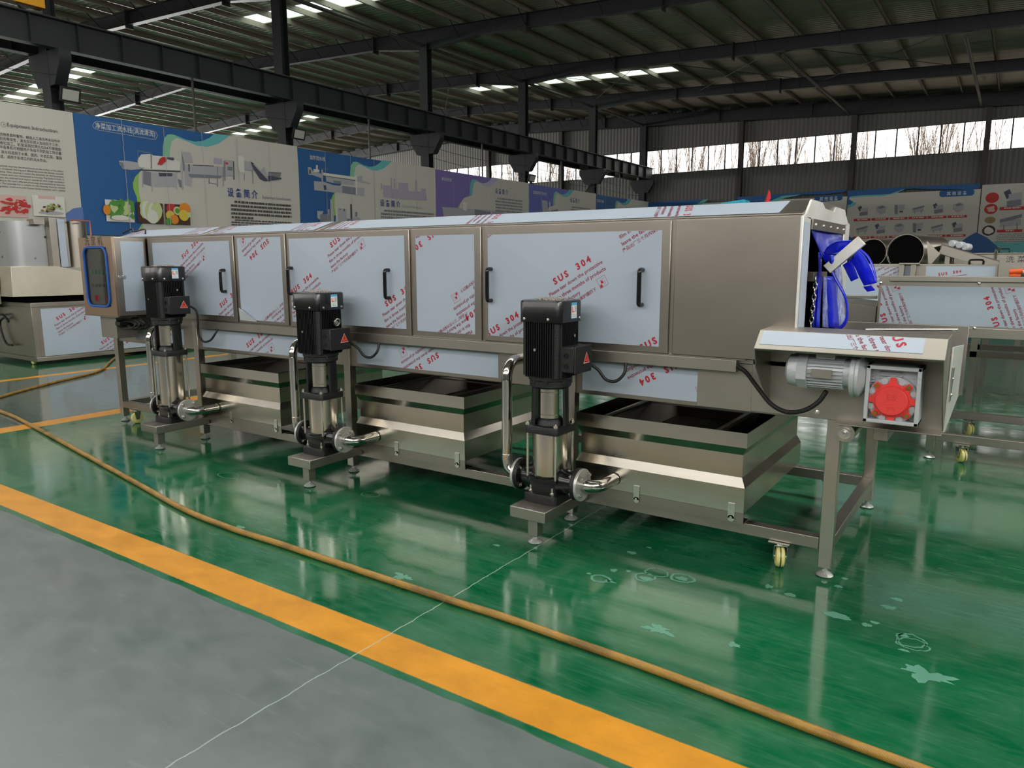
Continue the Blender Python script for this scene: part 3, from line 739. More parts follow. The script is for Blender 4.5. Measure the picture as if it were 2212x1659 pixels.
# body: hollow casing
E0, E1 = -6.86, -.83
mb = MB(); mb.box(E0, E1, YF, YF+.02, 1.02, 1.71); mb.box(E0, E1, 4.63, 4.65, 1.02, 1.71); mb.box(E0, E1, YF, 4.65, 1.005, 1.02); mb.box(E0, E0+.02, YF+.02, 4.63, 1.02, 1.71)
W(mb, 'body_shell', ST)
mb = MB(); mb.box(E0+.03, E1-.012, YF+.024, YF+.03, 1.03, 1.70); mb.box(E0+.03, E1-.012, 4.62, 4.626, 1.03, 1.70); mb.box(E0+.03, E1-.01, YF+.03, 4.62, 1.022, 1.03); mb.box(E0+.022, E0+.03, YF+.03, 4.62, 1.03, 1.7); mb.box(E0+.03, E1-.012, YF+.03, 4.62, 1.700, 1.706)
W(mb, 'interior_shade', BLKI)  # near-black sheets put the shade of the hollow body into colour
def roofprof(x): return [(x, YF-.004, 1.708), (x, YF-.004, 1.714), (x, 3.80, 1.789), (x, 4.43, 1.789), (x, 4.652, 1.714), (x, 4.652, 1.708)]
for a, b in ((-6.78, -5.45), (-5.435, -4.10), (-4.085, -.83)):
    mb = MB(); mb.hexa(roofprof(a), roofprof(b)); rc = W(mb, 'roof_cover', ST, .002)
    o = Vector((a+.05, YF+.012, 1.7205)); v = Vector((0, .205, .0695)).normalized(); w_, h_ = (b-.11 if b > -1 else b-.045)-(a+.05), .205
    prints = []
    xx = w_-.62 if b > -1 else w_-.25
    while xx > -.3:
        prints.append((xx+.10, .19, -74, 1.0)); xx -= 1.22 if b > -1 else 1.0
    W(film_panel(o, UX, v, w_, h_, prints), 'film', FM, parent=rc)
mb = MB(); mb.box(-6.78, -6.60, 3.62, 3.78, 1.72, 1.76)
mb = MB(); mb.tube([(-6.8, 3.66, 1.76), (-6.7, 3.7, 1.80), (-6.6, 3.66, 1.77), (-6.5, 3.70, 1.79), (-6.42, 3.66, 1.75)], .007, 8); W(mb, 'loose_film_scrap', BLKM)
# doors and fixed panels: tray fronts with film
def front_panel(name, x0, x1, z0, z1, fm=None, prints=(), proud=.012, handles=()):
    mb = MB(); mb.box(x0, x1, YF-proud, YF, z0, z1); p = W(mb, name, ST, .004)
    if fm:
        fx0, fx1, fz0, fz1 = fm
        W(film_panel((fx0, YF-proud, fz0), UX, UZ, fx1-fx0, fz1-fz0, [(a-fx0, b-fz0, c, 1.0) for a, b, c in prints], peak=.010 if name == 'door' else 0.0), 'film', FM, parent=p, angle=.2)
    for hx, hz0, hz1 in handles:
        y = YF-proud; mb = MB(); mb.tube([(hx, y, hz1), (hx, y-.030, hz1), (hx, y-.042, hz1-.008), (hx, y-.044, hz1-.03), (hx, y-.044, hz0+.03), (hx, y-.042, hz0+.008), (hx, y-.030, hz0), (hx, y, hz0)], .0120, 14)
        W(mb, 'handle', BLK, parent=p)
    return p
A = 30
front_panel('door', -6.245, -5.045, 1.030, 1.700, (-6.17, -5.09, 1.075, 1.662), [(-5.72, 1.523, A), (-5.244, 1.137, A)], handles=[(-5.165, 1.27, 1.435)])
front_panel('side_panel', -5.022, -4.432, 1.030, 1.700, (-4.99, -4.475, 1.055, 1.68), [(-4.62, 1.67, A+180), (-4.46, 1.04, A+180)])
front_panel('door', -4.408, -3.222, 1.026, 1.702, (-4.385, -3.262, 1.065, 1.665), [(-3.935, 1.595, A), (-4.37, 1.262, A), (-3.43, 1.205, A)], handles=[(-4.36, 1.27, 1.455), (-3.40, 1.265, 1.445)])
front_panel('side_panel', -3.200, -2.652, 1.022, 1.702, (-3.165, -2.70, 1.060, 1.66), [(-2.98, 1.71, A+180), (-2.55, 1.30, A+180), (-2.76, 1.02, A+180)])
front_panel('door', -2.628, -1.457, 1.026, 1.703, (-2.60, -1.505, 1.060, 1.655), [(-2.13, 1.370, A), (-2.60, 1.052, A), (-1.60, 1.030, A), (-1.72, 1.72, A), (-2.63, 1.795, A)], handles=[(-2.575, 1.270, 1.455), (-1.605, 1.275, 1.455)])
front_panel('side_panel', -1.434, -.832, 1.026, 1.703)
mb = MB(); mb.cyl((-5.34, YF-.012, 1.08), (-5.34, YF-.02, 1.08), .004, 8)
# a torn corner of film curling off the second panel
mb = MB(); mb.hexa([(-5.00, YF-.016, 1.055), (-4.80, YF-.016, 1.050), (-4.86, YF-.03, 1.085), (-4.93, YF-.04, 1.13), (-4.985, YF-.03, 1.14)], [(-5.00, YF-.02, 1.05), (-4.79, YF-.022, 1.045), (-4.86, YF-.05, 1.095), (-4.92, YF-.065, 1.125), (-4.97, YF-.05, 1.15)])
W(mb, 'peeled_film', FILM2)
# lower apron, legs show in front of it
ap = [(-6.92, -5.69, .77, 1.005), (-5.63, -3.88, .775, 1.005), (-3.82, -2.07, .775, 1.005), (-2.01, -.84, .762, 1.005)]
apf = [(-6.62, -5.85, .80, .93, [(-6.05, .905, A+180)]), (-5.58, -4.08, .80, .955, [(-4.98, .83, A)]), (-3.76, -2.55, .80, .955, [(-3.03, .925, A+180)]), (-1.97, -1.07, .785, .965, [(-1.40, 1.0, A+180), (-.98, .87, A+180)])]
for (x0, x1, z0, z1), (a, b, c, d, pr) in zip(ap, apf):
    mb = MB(); mb.box(x0, x1, 3.600, 3.608, z0, z1); mb.box(x0, x1, 3.608, 3.66, z0, z0+.006); p = W(mb, 'apron_panel', ST, .002)
    W(film_panel((a, 3.600, c), UX, UZ, b-a, d-c, [(u-a, v-c, g, 1.0) for u, v, g in pr]), 'film', FM, parent=p)
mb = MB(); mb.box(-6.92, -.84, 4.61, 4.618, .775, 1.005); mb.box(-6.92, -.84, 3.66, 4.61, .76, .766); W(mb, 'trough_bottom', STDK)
mb = MB(); mb.box(-5.60, -1.09, 3.545, 3.598, .962, 1.022); W(mb, 'cable_duct', STD, .003)
mb = MB(); mb.box(-6.9, -1.05, 3.555, 3.598, 1.0225, 1.0265); W(mb, 'door_sill', ST)
# end plate round the exit
X = -.83
prof = [(3.545, 1.02), (3.545, 1.700), (3.60, 1.712), (3.695, 1.782), (3.92, 1.782), (3.985, 1.757), (4.215, 1.753), (4.255, 1.780), (4.48, 1.778), (4.60, 1.712), (4.655, 1.706), (4.655, 1.02),
        (4.50, 1.02), (4.50, 1.690), (3.69, 1.690), (3.69, 1.02)]
mb = MB(); n = len(prof)
outer = prof[:12]; inner = [(3.69, 1.02), (3.69, 1.690), (4.50, 1.690), (4.50, 1.02)]
def strip(mb, poly):
    mb.extrude([(X, y, z) for y, z in poly], (.012, 0, 0))
strip(mb, [(3.545, 1.02), (3.69, 1.02), (3.69, 1.70), (3.545, 1.70)]); strip(mb, [(4.50, 1.02), (4.655, 1.02), (4.655, 1.706), (4.50, 1.70)])
strip(mb, [(3.545, 1.70), (3.69, 1.69), (4.50, 1.69), (4.655, 1.706), (4.60, 1.712), (4.48, 1.778), (4.255, 1.780), (4.215, 1.753), (3.985, 1.757), (3.92, 1.782), (3.695, 1.782), (3.60, 1.712)])
ep = W(mb, 'end_plate', STW, .002)
W(film_panel((X+.012, 3.562, 1.03), (0, 1, 0), UZ, .11, .645, []), 'film', FM, parent=ep)
mb = MB(); mb.box(X+.012, X+.020, 3.70, 4.49, 1.645, 1.695); cr = W(mb, 'curtain_clamp_bar', ST, .001)
for k in range(5):
    y = 3.76+.17*k; mb = MB(); mb.lathe([(.009, 0), (.007, .004), (0, .006)], (X+.020, y, 1.668), (1, 0, 0), 12); W(mb, 'rivet', SCR, parent=cr)
# blue curtain strips, parted over a protruding flat arm
Xc = X+.02
def S(px, py, y): q = P(px, py, 1, y); return q
def strip_thing(pts, wv, t=.004, mat=PVC, name='curtain_strip'):
    mb = MB(); mb.ribbon(pts, wv, t); return W(mb, name, mat)
def patch(rows, mat=PVC, name='curtain_strip', t=.004):
    """curved sheet through rows of surveyed points (photo x, y and depth along the exit)"""
    g = [[Vector(P(x, y, 1, d)) for x, y, d in r] for r in rows]
    g = [catmull(r, 4) for r in g]; n_ = len(g[0]); cols = [catmull([r[i] for r in g], 5) for i in range(n_)]; k = len(cols[0]); mb = MB()
    mb.add([c[j] for c in cols for j in range(k)], [(i*k+j, i*k+j+1, (i+1)*k+j+1, (i+1)*k+j) for i in range(n_-1) for j in range(k-1)])
    o = W(mb, name, mat); md = o.modifiers.new('thick', 'SOLIDIFY'); md.thickness = t; md.offset = 0; return o
def XP(px, py): return P(px, py, 0, Xc+.006).y
patch([[(1747.5, 486, 3.70), (1780, 491, 4.08), (1817, 496, 4.47)], [(1757, 510, 3.80), (1785, 514, 4.12), (1818, 516, 4.45)], [(1767, 532, 3.90), (1790, 534, 4.12), (1818, 532, 4.35)], [(1772, 546, 3.95), (1790, 549, 4.10), (1812, 548, 4.25)]], PVCB, 'gathered_curtain')
patch([[(1768, 545, 3.90), (1775, 547, 3.97)], [(1769, 580, 3.88), (1774, 582, 3.95)], [(1768, 630, 3.86), (1772, 630, 3.92)], [(1764, 707, 3.82), (1769, 707, 3.88)]])
patch([[(1763, 595, 3.84), (1778, 596, 4.00)], [(1760, 640, 3.84), (1773, 640, 3.98)], [(1756, 706, 3.82), (1770, 707, 3.96)]])
patch([[(1779, 596, 4.02), (1785, 597, 4.10)], [(1778, 640, 4.02), (1788, 641, 4.12)], [(1777, 707, 4.00), (1791, 708, 4.14)]], PVCM)
patch([[(1781, 596, 4.08), (1803, 598, 4.22)], [(1787, 640, 4.10), (1807, 642, 4.24)], [(1791, 707, 4.12), (1813, 709, 4.28)]])
patch([[(1803, 575, 4.24), (1817, 577, 4.42)], [(1807, 640, 4.28), (1822, 642, 4.44)], [(1813, 706, 4.32), (1827, 700, 4.48)]], PVCM)
patch([[(1771, 544, 3.93), (1777, 544, 3.98)], [(1786, 570, 3.94), (1791, 568, 3.98)], [(1802, 602, 3.96), (1807, 600, 4.0)], [(1822, 638, 3.98), (1826, 636, 4.02)], [(1829, 670, 4.0), (1833, 670, 4.04)], [(1823, 696, 4.0), (1829, 697, 4.04)], [(1808, 709, 4.0), (1818, 710, 4.04)]])
patch([[(1779, 547, 3.95), (1788, 549, 4.02), (1798, 548, 4.05)], [(1790, 532, 3.90), (1802, 538, 4.0), (1812, 544, 4.05)], [(1810, 522, 3.88), (1814, 532, 3.98), (1820, 544, 4.05)], [(1838, 520, 3.88), (1833, 530, 3.96), (1825, 545, 4.04)]], PVC)
patch([[(1777, 549, 3.92), (1795, 551, 3.84), (1814, 549, 3.92)], [(1781, 560, 3.92), (1796, 564, 3.83), (1810, 560, 3.92)], [(1787, 571, 3.92), (1796, 574, 3.86), (1804, 570, 3.92)]], PVC)
patch([[(1821, 572, 3.96), (1839, 561, 3.90)], [(1830, 590, 3.96), (1846, 580, 3.90)], [(1839, 608, 3.96), (1854, 601, 3.90)]])
patch([[(1838, 562, 3.90), (1854, 540, 3.80)], [(1848, 578, 3.90), (1869, 556, 3.80)], [(1856, 596, 3.90), (1883, 584, 3.80)], [(1867, 617, 3.90), (1893, 611, 3.80)]])
patch([[(1854, 538, 3.92), (1859, 537, 3.98)], [(1874, 556, 3.92), (1878, 556, 3.98)], [(1886, 584, 3.92), (1890, 584, 3.98)], [(1891, 611, 3.92), (1894, 611, 3.98)]])
patch([[(1865, 619, 3.94), (1882, 617, 3.88)], [(1874, 630, 3.94), (1890, 627, 3.88)]])
a, b = P(1787, 582, 1, 3.86), P(1862, 519, 1, 3.86)
mb = MB(); mb.beam(a, b, .050, .030, up=(0, 1, 0)); W(mb, 'prop_bar', STW, .002)
mb = MB(); mb.box(Xc-.09, Xc-.002, 3.80, 4.10, 1.40, 1.445); W(mb, 'bar_socket', STDK, .002)
mb = MB(); z = 1.405
for k in range(9):
    c0 = Vector((Xc+.004, 3.812-.005*k, z)); vert = k % 2
    ax = Vector((1, 0, 0)) if vert else Vector((0, 1, 0)); hw = .009
    pts = []
    for i in range(13):
        t = 2*math.pi*i/12; pts.append(c0+ax*(math.cos(t)*hw)+Vector((0, 0, math.sin(t)*.018)))
    mb.tube(pts, .003, 6, smooth=False); z -= .027
W(mb, 'hanging_chain', SCR)
# outlet trough beyond the end plate
mb = MB(); mb.box(-1.02, -.20, 3.580, 3.592, .772, 1.19); mb.box(-1.02, -.185, 4.640, 4.652, .772, 1.15); mb.box(-1.02, -.20, 3.592, 4.64, .772, .780)
mb.box(-1.30, -1.02, 3.596, 3.602, .765, 1.0)
W(mb, 'outlet_trough', STD, .002)
mb = MB(); mb.hexa([(-.200, 3.58, .772), (-.194, 3.58, .772), (-.194, 4.40, .80), (-.200, 4.40, .80)], [(-.196, 3.58, 1.14), (-.190, 3.58, 1.14), (-.188, 4.36, 1.078), (-.194, 4.36, 1.078)]); tp = W(mb, 'trough_end_sheet', STW, .001)
mb = MB(); mb.box(-.32, -.194, 3.95, 4.30, 1.055, 1.062); mb.box(-.26, -.21, 4.02, 4.12, 1.062, 1.085); W(mb, 'end_bracket', ST, parent=tp)
mb = MB(); mb.extrude([(-.193, 3.60, .90), (-.193, 3.66, .90), (-.189, 3.66, 1.05), (-.189, 3.60, 1.05)], (.006, 0, 0))
for z in (.93, 1.0): mb.lathe([(.008, 0), (.006, .005), (0, .006)], (-.186, 3.63, z), (1, 0, 0), 10)
W(mb, 'riveted_strap', SCR, parent=tp)
mb = MB(); mb.cyl(P(1870, 712, 1, 3.62), P(2069, 712, 1, 3.66), .0065, 12); W(mb, 'loose_rod', STP)
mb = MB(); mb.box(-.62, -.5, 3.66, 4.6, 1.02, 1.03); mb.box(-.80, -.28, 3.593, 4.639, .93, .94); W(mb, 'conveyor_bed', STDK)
# motor hood
HX0, HX1 = -.937, -.200
mb = MB(); t = .004
def yz(x, pts): return [(x, y, z) for y, z in pts]
hp = [(3.578, 1.196), (3.375, 1.192), (3.288, 1.116)]
mb.hexa(yz(HX0, [(3.578, 1.196), (3.375, 1.192), (3.375, 1.188), (3.578, 1.192)]), yz(HX1, [(3.578, 1.196), (3.375, 1.192), (3.375, 1.188), (3.578, 1.192)]))
mb.hexa(yz(HX0, [(3.375, 1.192), (3.288, 1.116), (3.291, 1.113), (3.378, 1.188)]), yz(HX1, [(3.375, 1.192), (3.288, 1.116), (3.291, 1.113), (3.378, 1.188)]))
mb.hexa(yz(HX0, [(3.288, 1.116), (3.300, 1.106), (3.302, 1.109), (3.291, 1.119)]), yz(HX1, [(3.288, 1.116), (3.300, 1.106), (3.302, 1.109), (3.291, 1.119)]))
for x, zb in ((HX0, .815), (HX1-.004, .778)):
    mb.extrude(yz(x, [(3.579, 1.194), (3.375, 1.190), (3.289, 1.116), (3.320, 1.03), (3.579, zb)]), (.004, 0, 0))
mb.box(-.62, HX1, 3.48, 3.579, .774, .779)
hd = W(mb, 'motor_hood', STD, .0015)
v = Vector((0, 3.375-3.288, 1.192-1.116)).normalized()
W(film_panel(Vector((HX0+.018, 3.288, 1.116))+v*.028, UX, v, .64, .083, [(.50, .115, -62, 1.0)]), 'film', FM, parent=hd)
# return roller under the trough, with its nut
mb = MB(); mb.cyl((-.573, 3.50, .735), (-.573, 4.7, .735), .041, 32)
ro = W(mb, 'return_roller', STS)
mb = MB(); mb.lathe([(.026, 0), (.026, -.006), (.018, -.007), (.018, -.012), (.011, -.012), (.011, -.03), (0, -.031)], (-.573, 3.50, .735), (0, 1, 0), 20); W(mb, 'roller_nut', SCR, parent=ro)
mb = MB(); mb.box(-.47, -.41, 3.592, 4.64, .70, .772); W(mb, 'roller_bracket', ST, .002)
mb = MB(); mb.lathe([(.012, 0), (.011, -.005), (0, -.008)], (-.71, 3.58, .802), (0, 1, 0), 14); W(mb, 'dome_bolt', SCR)

# ---- control cabinet on the far left
cb = thing('control_cabinet', 'stainless control cabinet with blue-gasketed window, at the left end of the long washer', 'control box', (-6.55, 3.4, 1.04)); K = Kit(cb)
cx0, cx1, cy0, cy1, cz0, cz1 = -6.815, -6.270, 3.290, 3.566, 1.045, 1.708
mb = MB(); mb.box(cx0, cx1, cy0, cy1, cz0, cz1); K(mb, 'box', ST, .004)
mb = MB(); y = cy0-.018
wx0, wx1, wz0, wz1 = -6.735, -6.365, 1.125, 1.625
mb.box(cx0, wx0, y, cy0, cz0, cz1); mb.box(wx1, cx1, y, cy0, cz0, cz1); mb.box(wx0, wx1, y, cy0, cz0, wz0); mb.box(wx0, wx1, y, cy0, wz1, cz1)
dr = K(mb, 'door', steel('warm_tinted_door_steel', (186, 160, 136), .36, (1, 60, 60)))
mb = MB(); rr = .07; pts = []
for qx, qz, a0 in ((wx1-rr, wz1-rr, 0), (wx0+rr, wz1-rr, 90), (wx0+rr, wz0+rr, 180), (wx1-rr, wz0+rr, 270)):
    for i in range(6): a = R(a0+90*i/5); pts.append((qx+math.cos(a)*rr, y-.004, qz+math.sin(a)*rr))
pts.append(pts[0]); mb.tube(pts, .011, 10, smooth=False); K(mb, 'window_gasket', BLUEG, parent=dr)
mb = MB(); mb.box(wx0, wx1, y+.002, y+.005, wz0, wz1); K(mb, 'window_pane', PANE, parent=dr)
mb = MB(); mb.box(wx0+.001, wx1-.001, cy0-.003, cy0-.001, wz0+.001, wz1-.001); K(mb, 'inner_plate', STDK, parent=dr)
GRNL = plain('green_button', (30, 120, 76), .35); REDL = plain('red_knob', (196, 40, 50), .35)
for k in range(5):
    mb = MB(); x = -6.66+.062*k; mb.cyl((x, cy0-.001, 1.415), (x, cy0-.013, 1.415), .019, 16); K(mb, 'indicator_lamp', GRNL, parent=dr)
for k in range(5):
    mb = MB(); x = -6.66+.062*k; mb.cyl((x, cy0-.001, 1.30), (x, cy0-.013, 1.30), .015, 16); K(mb, 'selector_switch', BLKM, parent=dr)
mb = MB(); mb.cyl((-6.60, cy0-.001, 1.19), (-6.60, cy0-.016, 1.19), .028, 20); K(mb, 'emergency_stop', REDL, parent=dr)
mb = MB(); mb.cyl((-6.42, cy0-.001, 1.19), (-6.42, cy0-.016, 1.19), .017, 20); K(mb, 'stop_button', REDL, parent=dr)
mb = MB(); text(mb, '洗 筐 机', (-6.71, y, 1.648), UX, UZ, width=.30, off=.0008); K(mb, 'lettering', BLKM, parent=dr)
W2 = film_panel((cx1, 3.345, 1.085), (0, 1, 0), UZ, .20, .59, []); K(W2, 'film', FM)
mb = MB(); mb.box(cx1, cx1+.008, cy0+.012, cy0+.04, 1.365, 1.385); mb.box(cx1, cx1+.012, cy0+.045, cy0+.075, 1.362, 1.388); K(mb, 'latch', SCR, .001)
mb = MB(); mb.box(cx0-.012, cx1, y, y+.02, cz0-.010, cz0-.001); K(mb, 'drip_edge', ST)
mb = MB(); mb.box(-6.72, -6.46, 3.35, 3.54, .84, 1.034); tag(K(mb, 'cable_box', STD, .003))
cc = thing('cable_coil', 'coil of black cables hanging under the control cabinet', 'cable', (-6.35, 3.45, 1.0)); K = Kit(cc)
rnd = random.Random(4); mb = MB()
for k in range(7):
    cx_, cz_ = -6.30+rnd.uniform(-.03, .03), .975+rnd.uniform(-.015, .01); rx, rz = rnd.uniform(.12, .17), rnd.uniform(.028, .045); yy = 3.36+.018*k
    pts = [(cx_+math.cos(2*math.pi*i/16)*rx, yy+.02*math.sin(2*math.pi*i/16+k), cz_+math.sin(2*math.pi*i/16)*rz) for i in range(17)]
    mb.tube(pts, .008, 8, smooth=False)
K(mb, 'cable_loops', BLKR)
mb = MB(); mb.box(-6.46, -6.38, 3.34, 3.42, .955, .99); K(mb, 'cable_plug', BLKM, .005)
# ================================================================== PUMPS
def make_pump(n):
    X0, Y0 = LEGX[n]+.02, 3.335
    lab = ['black multistage pump furthest left, beside the control cabinet', 'middle black multistage pump, with a ring lifting eye on its motor', 'large black multistage pump nearest the camera, with dusty top grille'][n-1]
    t = thing('multistage_pump', lab, 'pump', (X0, Y0, .213), 'upright pumps along the washer'); K0 = Kit(t)
    DZ = .165 if n == 1 else 0.0          # the far-left pump has more stages: a longer sleeve
    def K(mb, name, *a_, **k_):
        if DZ and name not in ('power_cable', 'riser_pipe', 'outlet_pipe'): mb.v = [(x_, y_, z_+(DZ if z_ > .45 else 0)) for x_, y_, z_ in mb.v]
        return K0(mb, name, *a_, **k_)
    mb = MB(); mb.rbox(X0, Y0, .10, .115, .02, .213, .262, cap=.008)
    for sx in (-1, 1): mb.rbox(X0+sx*.06, Y0, .045, .11, .02, .213, .258)
    b = K(mb, 'base_plate', BLKM, label='matt black cast base plate')
    for sx in (-1, 1):
        for sy in (-1, 1):
            mb = MB(); x, y = X0+sx*.068, Y0+sy*.088
            mb.cyl((x, y, .258), (x, y, .262), .013, 16); mb.cyl((x, y, .262), (x, y, .274), .011, 6); mb.cyl((x, y, .274), (x, y, .300), .006, 10); K(mb, 'anchor_bolt', SCR, parent=b)
    mb = MB(); mb.rbox(X0, Y0, .090, .090, .030, .255, .345, cap=.006); mb.lathe([(.102, .340), (.108, .352), (.102, .356)], (X0, Y0, 0), n=40)
    mb.lathe([(.064, -.17), (.066, -.12), (.082, -.085), (.082, .085), (.066, .12), (.064, .17)], (X0, Y0, .320), (1, 0, 0), 32); mb.rbox(X0, Y0, .098, .098, .03, .325, .350)
    K(mb, 'pump_casing', BLK)
    for s in (-1, 1):
        mb = MB(); mb.lathe([(.085, 0), (.088, .003), (.088, .020), (.085, .023)], (X0+s*.168, Y0, .320), (s, 0, 0), 40); fl = K(mb, 'casing_flange', BLKM)
        mb = MB(); mb.lathe([(.055, 0), (.086, 0), (.088, .002), (.088, .014), (.086, .016), (.034, .016), (.034, 0)], (X0+s*.193, Y0, .320), (s, 0, 0), 40); pf = K(mb, 'pipe_flange', FOOT)
        for k in range(4):
            a = R(45+90*k); c = Vector((X0+s*.150, Y0+math.cos(a)*.068, .320+math.sin(a)*.068))
            mb = MB(); mb.cyl(c, c+Vector((s*.078, 0, 0)), .0065, 10); mb.cyl(c+Vector((s*.059, 0, 0)), c+Vector((s*.070, 0, 0)), .0125, 6); mb.cyl(c+Vector((s*.008, 0, 0)), c+Vector((s*.018, 0, 0)), .0125, 6); K(mb, 'flange_bolt', SCR, parent=pf)
    mb = MB(); mb.cyl((X0, Y0, .354), (X0, Y0, .592), .0955, 56); K(mb, 'pump_sleeve', STS)
    for sx in (-1, 1):
        for sy in (-1, 1):
            x, y = X0+sx*.088, Y0+sy*.088; mb = MB(); mb.cyl((x, y, .345), (x, y, .645), .0068, 12); mb.cyl((x, y, .632), (x, y, .645), .0125, 6); mb.cyl((x, y, .645), (x, y, .652), .006, 10); K(mb, 'tie_rod', SCR)
    mb = MB(); mb.rbox(X0, Y0, .104, .104, .022, .590, .632, cap=.006); K(mb, 'head_plate', BLKM)
    mb = MB(); mb.lathe([(.078, .632), (.074, .650), (.060, .672), (.042, .682), (.030, .684)], (X0, Y0, 0), n=36)
    for a in (24, 202):
        c = Vector((X0, Y0, 0))+Vector((math.cos(R(a)), math.sin(R(a)), 0))*.085; d = Vector((-math.sin(R(a)), math.cos(R(a)), 0)); e_ = Vector((math.cos(R(a)), math.sin(R(a)), 0))
        q = [c+d*.052+e_*.002, c+d*.03+e_*.014, c-d*.03+e_*.014, c-d*.052+e_*.002, c-d*.052-e_*.010, c+d*.052-e_*.010]
        q2 = [p-e_*.004 for p in q]
        mb.hexa([p+Vector((0, 0, .632)) for p in q], [p+Vector((0, 0, .87)) for p in q2])
    mb.lathe([(.098, .835), (.112, .845), (.112, .875), (.118, .880), (.118, .896), (.09, .898)], (X0, Y0, 0), n=40)
    for a in (20, 70, 160, 250, 290, 340):
        c = Vector((X0+math.cos(R(a))*.108, Y0+math.sin(R(a))*.108, .862)); mb.cyl(c, c+Vector((0, 0, .03)), .011, 8)
    K(mb, 'motor_stool', BLKM)
    mb = MB(); ca = R(-72); N = 16; vs = []
    for i in range(N+1):
        a = ca-R(56)+R(112)*i/N
        for z in (.672, .834):
            vs.append((X0+math.cos(a)*.068, Y0+math.sin(a)*.068, z))
    mb.add(vs, [(2*i, 2*i+2, 2*i+3, 2*i+1) for i in range(N)])
    for z in (.69, .812): mb.tube([(X0+math.cos(ca-R(54)+R(108)*i/12)*.069, Y0+math.sin(ca-R(54)+R(108)*i/12)*.069, z) for i in range(13)], .0018, 6, smooth=False)
    o = K(mb, 'coupling_guard', STS)
    # motor: finned body
    mb = MB(); mb.rbox(X0, Y0, .108, .108, .030, .896, 1.195)
    for s in range(4):
        u = Vector((math.cos(R(90*s)), math.sin(R(90*s)), 0)); v = Vector((-u.y, u.x, 0))
        for k in range(-6, 7):
            c = Vector((X0, Y0, 0))+v*(k*.0138)+u*.104; dep = .019-.0001*k*k
            mb.hexa([c-v*.002+Vector((0, 0, .900)), c+v*.002+Vector((0, 0, .900)), c+v*.0012+u*dep+Vector((0, 0, .902)), c-v*.0012+u*dep+Vector((0, 0, .902))],
                    [c-v*.002+Vector((0, 0, 1.19)), c+v*.002+Vector((0, 0, 1.19)), c+v*.0012+u*dep+Vector((0, 0, 1.19)), c-v*.0012+u*dep+Vector((0, 0, 1.19))])
    mo = K(mb, 'motor_body', BLKM)
    for (x, y, z, ax) in ((X0-.02, Y0-.122, 1.045, (0, -1, 0)), (X0+.122, Y0+.03, 1.115, (1, 0, 0))):
        mb = MB(); mb.cyl((x, y, z), Vector((x, y, z))+Vector(ax)*.008, .008, 12); K(mb, 'motor_screw', SCR, parent=mo)
    mb = MB(); mb.rbox(X0, Y0, .127, .127, .040, 1.188, 1.302, cap=.012); cp = K(mb, 'fan_cover', BLK)
    mb = MB(); mb.lathe([(.088, 1.302), (.084, 1.309), (.05, 1.313), (0, 1.314)], (X0, Y0, 0), n=36); K(mb, 'fan_grille', GRILLE, parent=cp)
    for (x, y, ax) in ((X0-.085, Y0-.127, (0, -1, 0)), (X0+.06, Y0-.127, (0, -1, 0)), (X0+.127, Y0+.085, (1, 0, 0)), (X0+.127, Y0-.07, (1, 0, 0))):
        if n == 3 and ax[0] == 1 and y < Y0: continue
        mb = MB(); mb.lathe([(.008, 0), (.007, .003), (0, .0045)], (x, y, 1.205), ax, 14); K(mb, 'cover_screw', SCR, parent=cp)
    mb = MB(); x = X0+.127; y = Y0-.005; mb.box(x, x+.0012, y, y+.055, 1.205, 1.288); mb.box(x, x+.0016, y, y+.055, 1.274, 1.288, 1); mb.box(x, x+.0016, y, y+.055, 1.205, 1.208, 1)
    mb.box(x, x+.0018, y+.006, y+.012, 1.238, 1.266, 2); mb.box(x, x+.0018, y+.012, y+.028, 1.238, 1.244, 2)
    for k in range(6): mb.box(x, x+.0017, y+.034, y+.048, 1.240+.005*k, 1.242+.005*k, 3)
    mb.box(x, x+.0017, y+.008, y+.04, 1.224, 1.2252, 3); mb.box(x, x+.0017, y+.008, y+.046, 1.216, 1.2172, 3)
    K(mb, 'energy_label', [WHT, LBLUE, WARN, DKTXT], parent=cp, label='white and blue energy sticker')
    # terminal box on the +X side
    bx0, bx1, by0, by1, bz0, bz1 = X0+.105, X0+.192, Y0-.085, Y0+.085, .930, 1.066
    mb = MB(); mb.box(bx0, bx1, by0, by1, bz0, bz1); tb = K(mb, 'terminal_box', BLKM, .006)
    mb = MB(); mb.box(bx1, bx1+.008, by0-.003, by1+.003, bz0-.003, bz1+.003); K(mb, 'box_lid', BLKM, .004, parent=tb)
    for z in (.965, 1.02):
        mb = MB(); mb.lathe([(.014, 0), (.014, .003), (.010, .003), (.010, .001), (0, .001)], (bx0+.040, by0, z), (0, -1, 0), 20); K(mb, 'knockout', BLK, parent=tb)
    mb = MB(); x = bx1+.0085; cy_, cz_ = Y0+.032, 1.0; h = .028
    def tri(s, o, m): mb.add([(x+o, cy_-s, cz_-s*.75), (x+o, cy_+s, cz_-s*.75), (x+o, cy_, cz_+s)], [(0, 1, 2)], m)
    tri(.034, 0, 1); tri(.031, .0004, 0); tri(.024, .0008, 2); tri(.0205, .0012, 0)
    mb.add([(x+.0016, cy_-.002, cz_+.010), (x+.0016, cy_+.004, cz_+.010), (x+.0016, cy_+.001, cz_+.001), (x+.0016, cy_+.006, cz_+.001), (x+.0016, cy_-.003, cz_-.012), (x+.0016, cy_-.0005, cz_-.003), (x+.0016, cy_-.005, cz_-.003)], [(0, 1, 2, 3, 4, 5, 6)], 2)
    K(mb, 'warning_sticker', [WARN, WHT, BLKM], parent=tb, label='red and black triangular high voltage sticker')
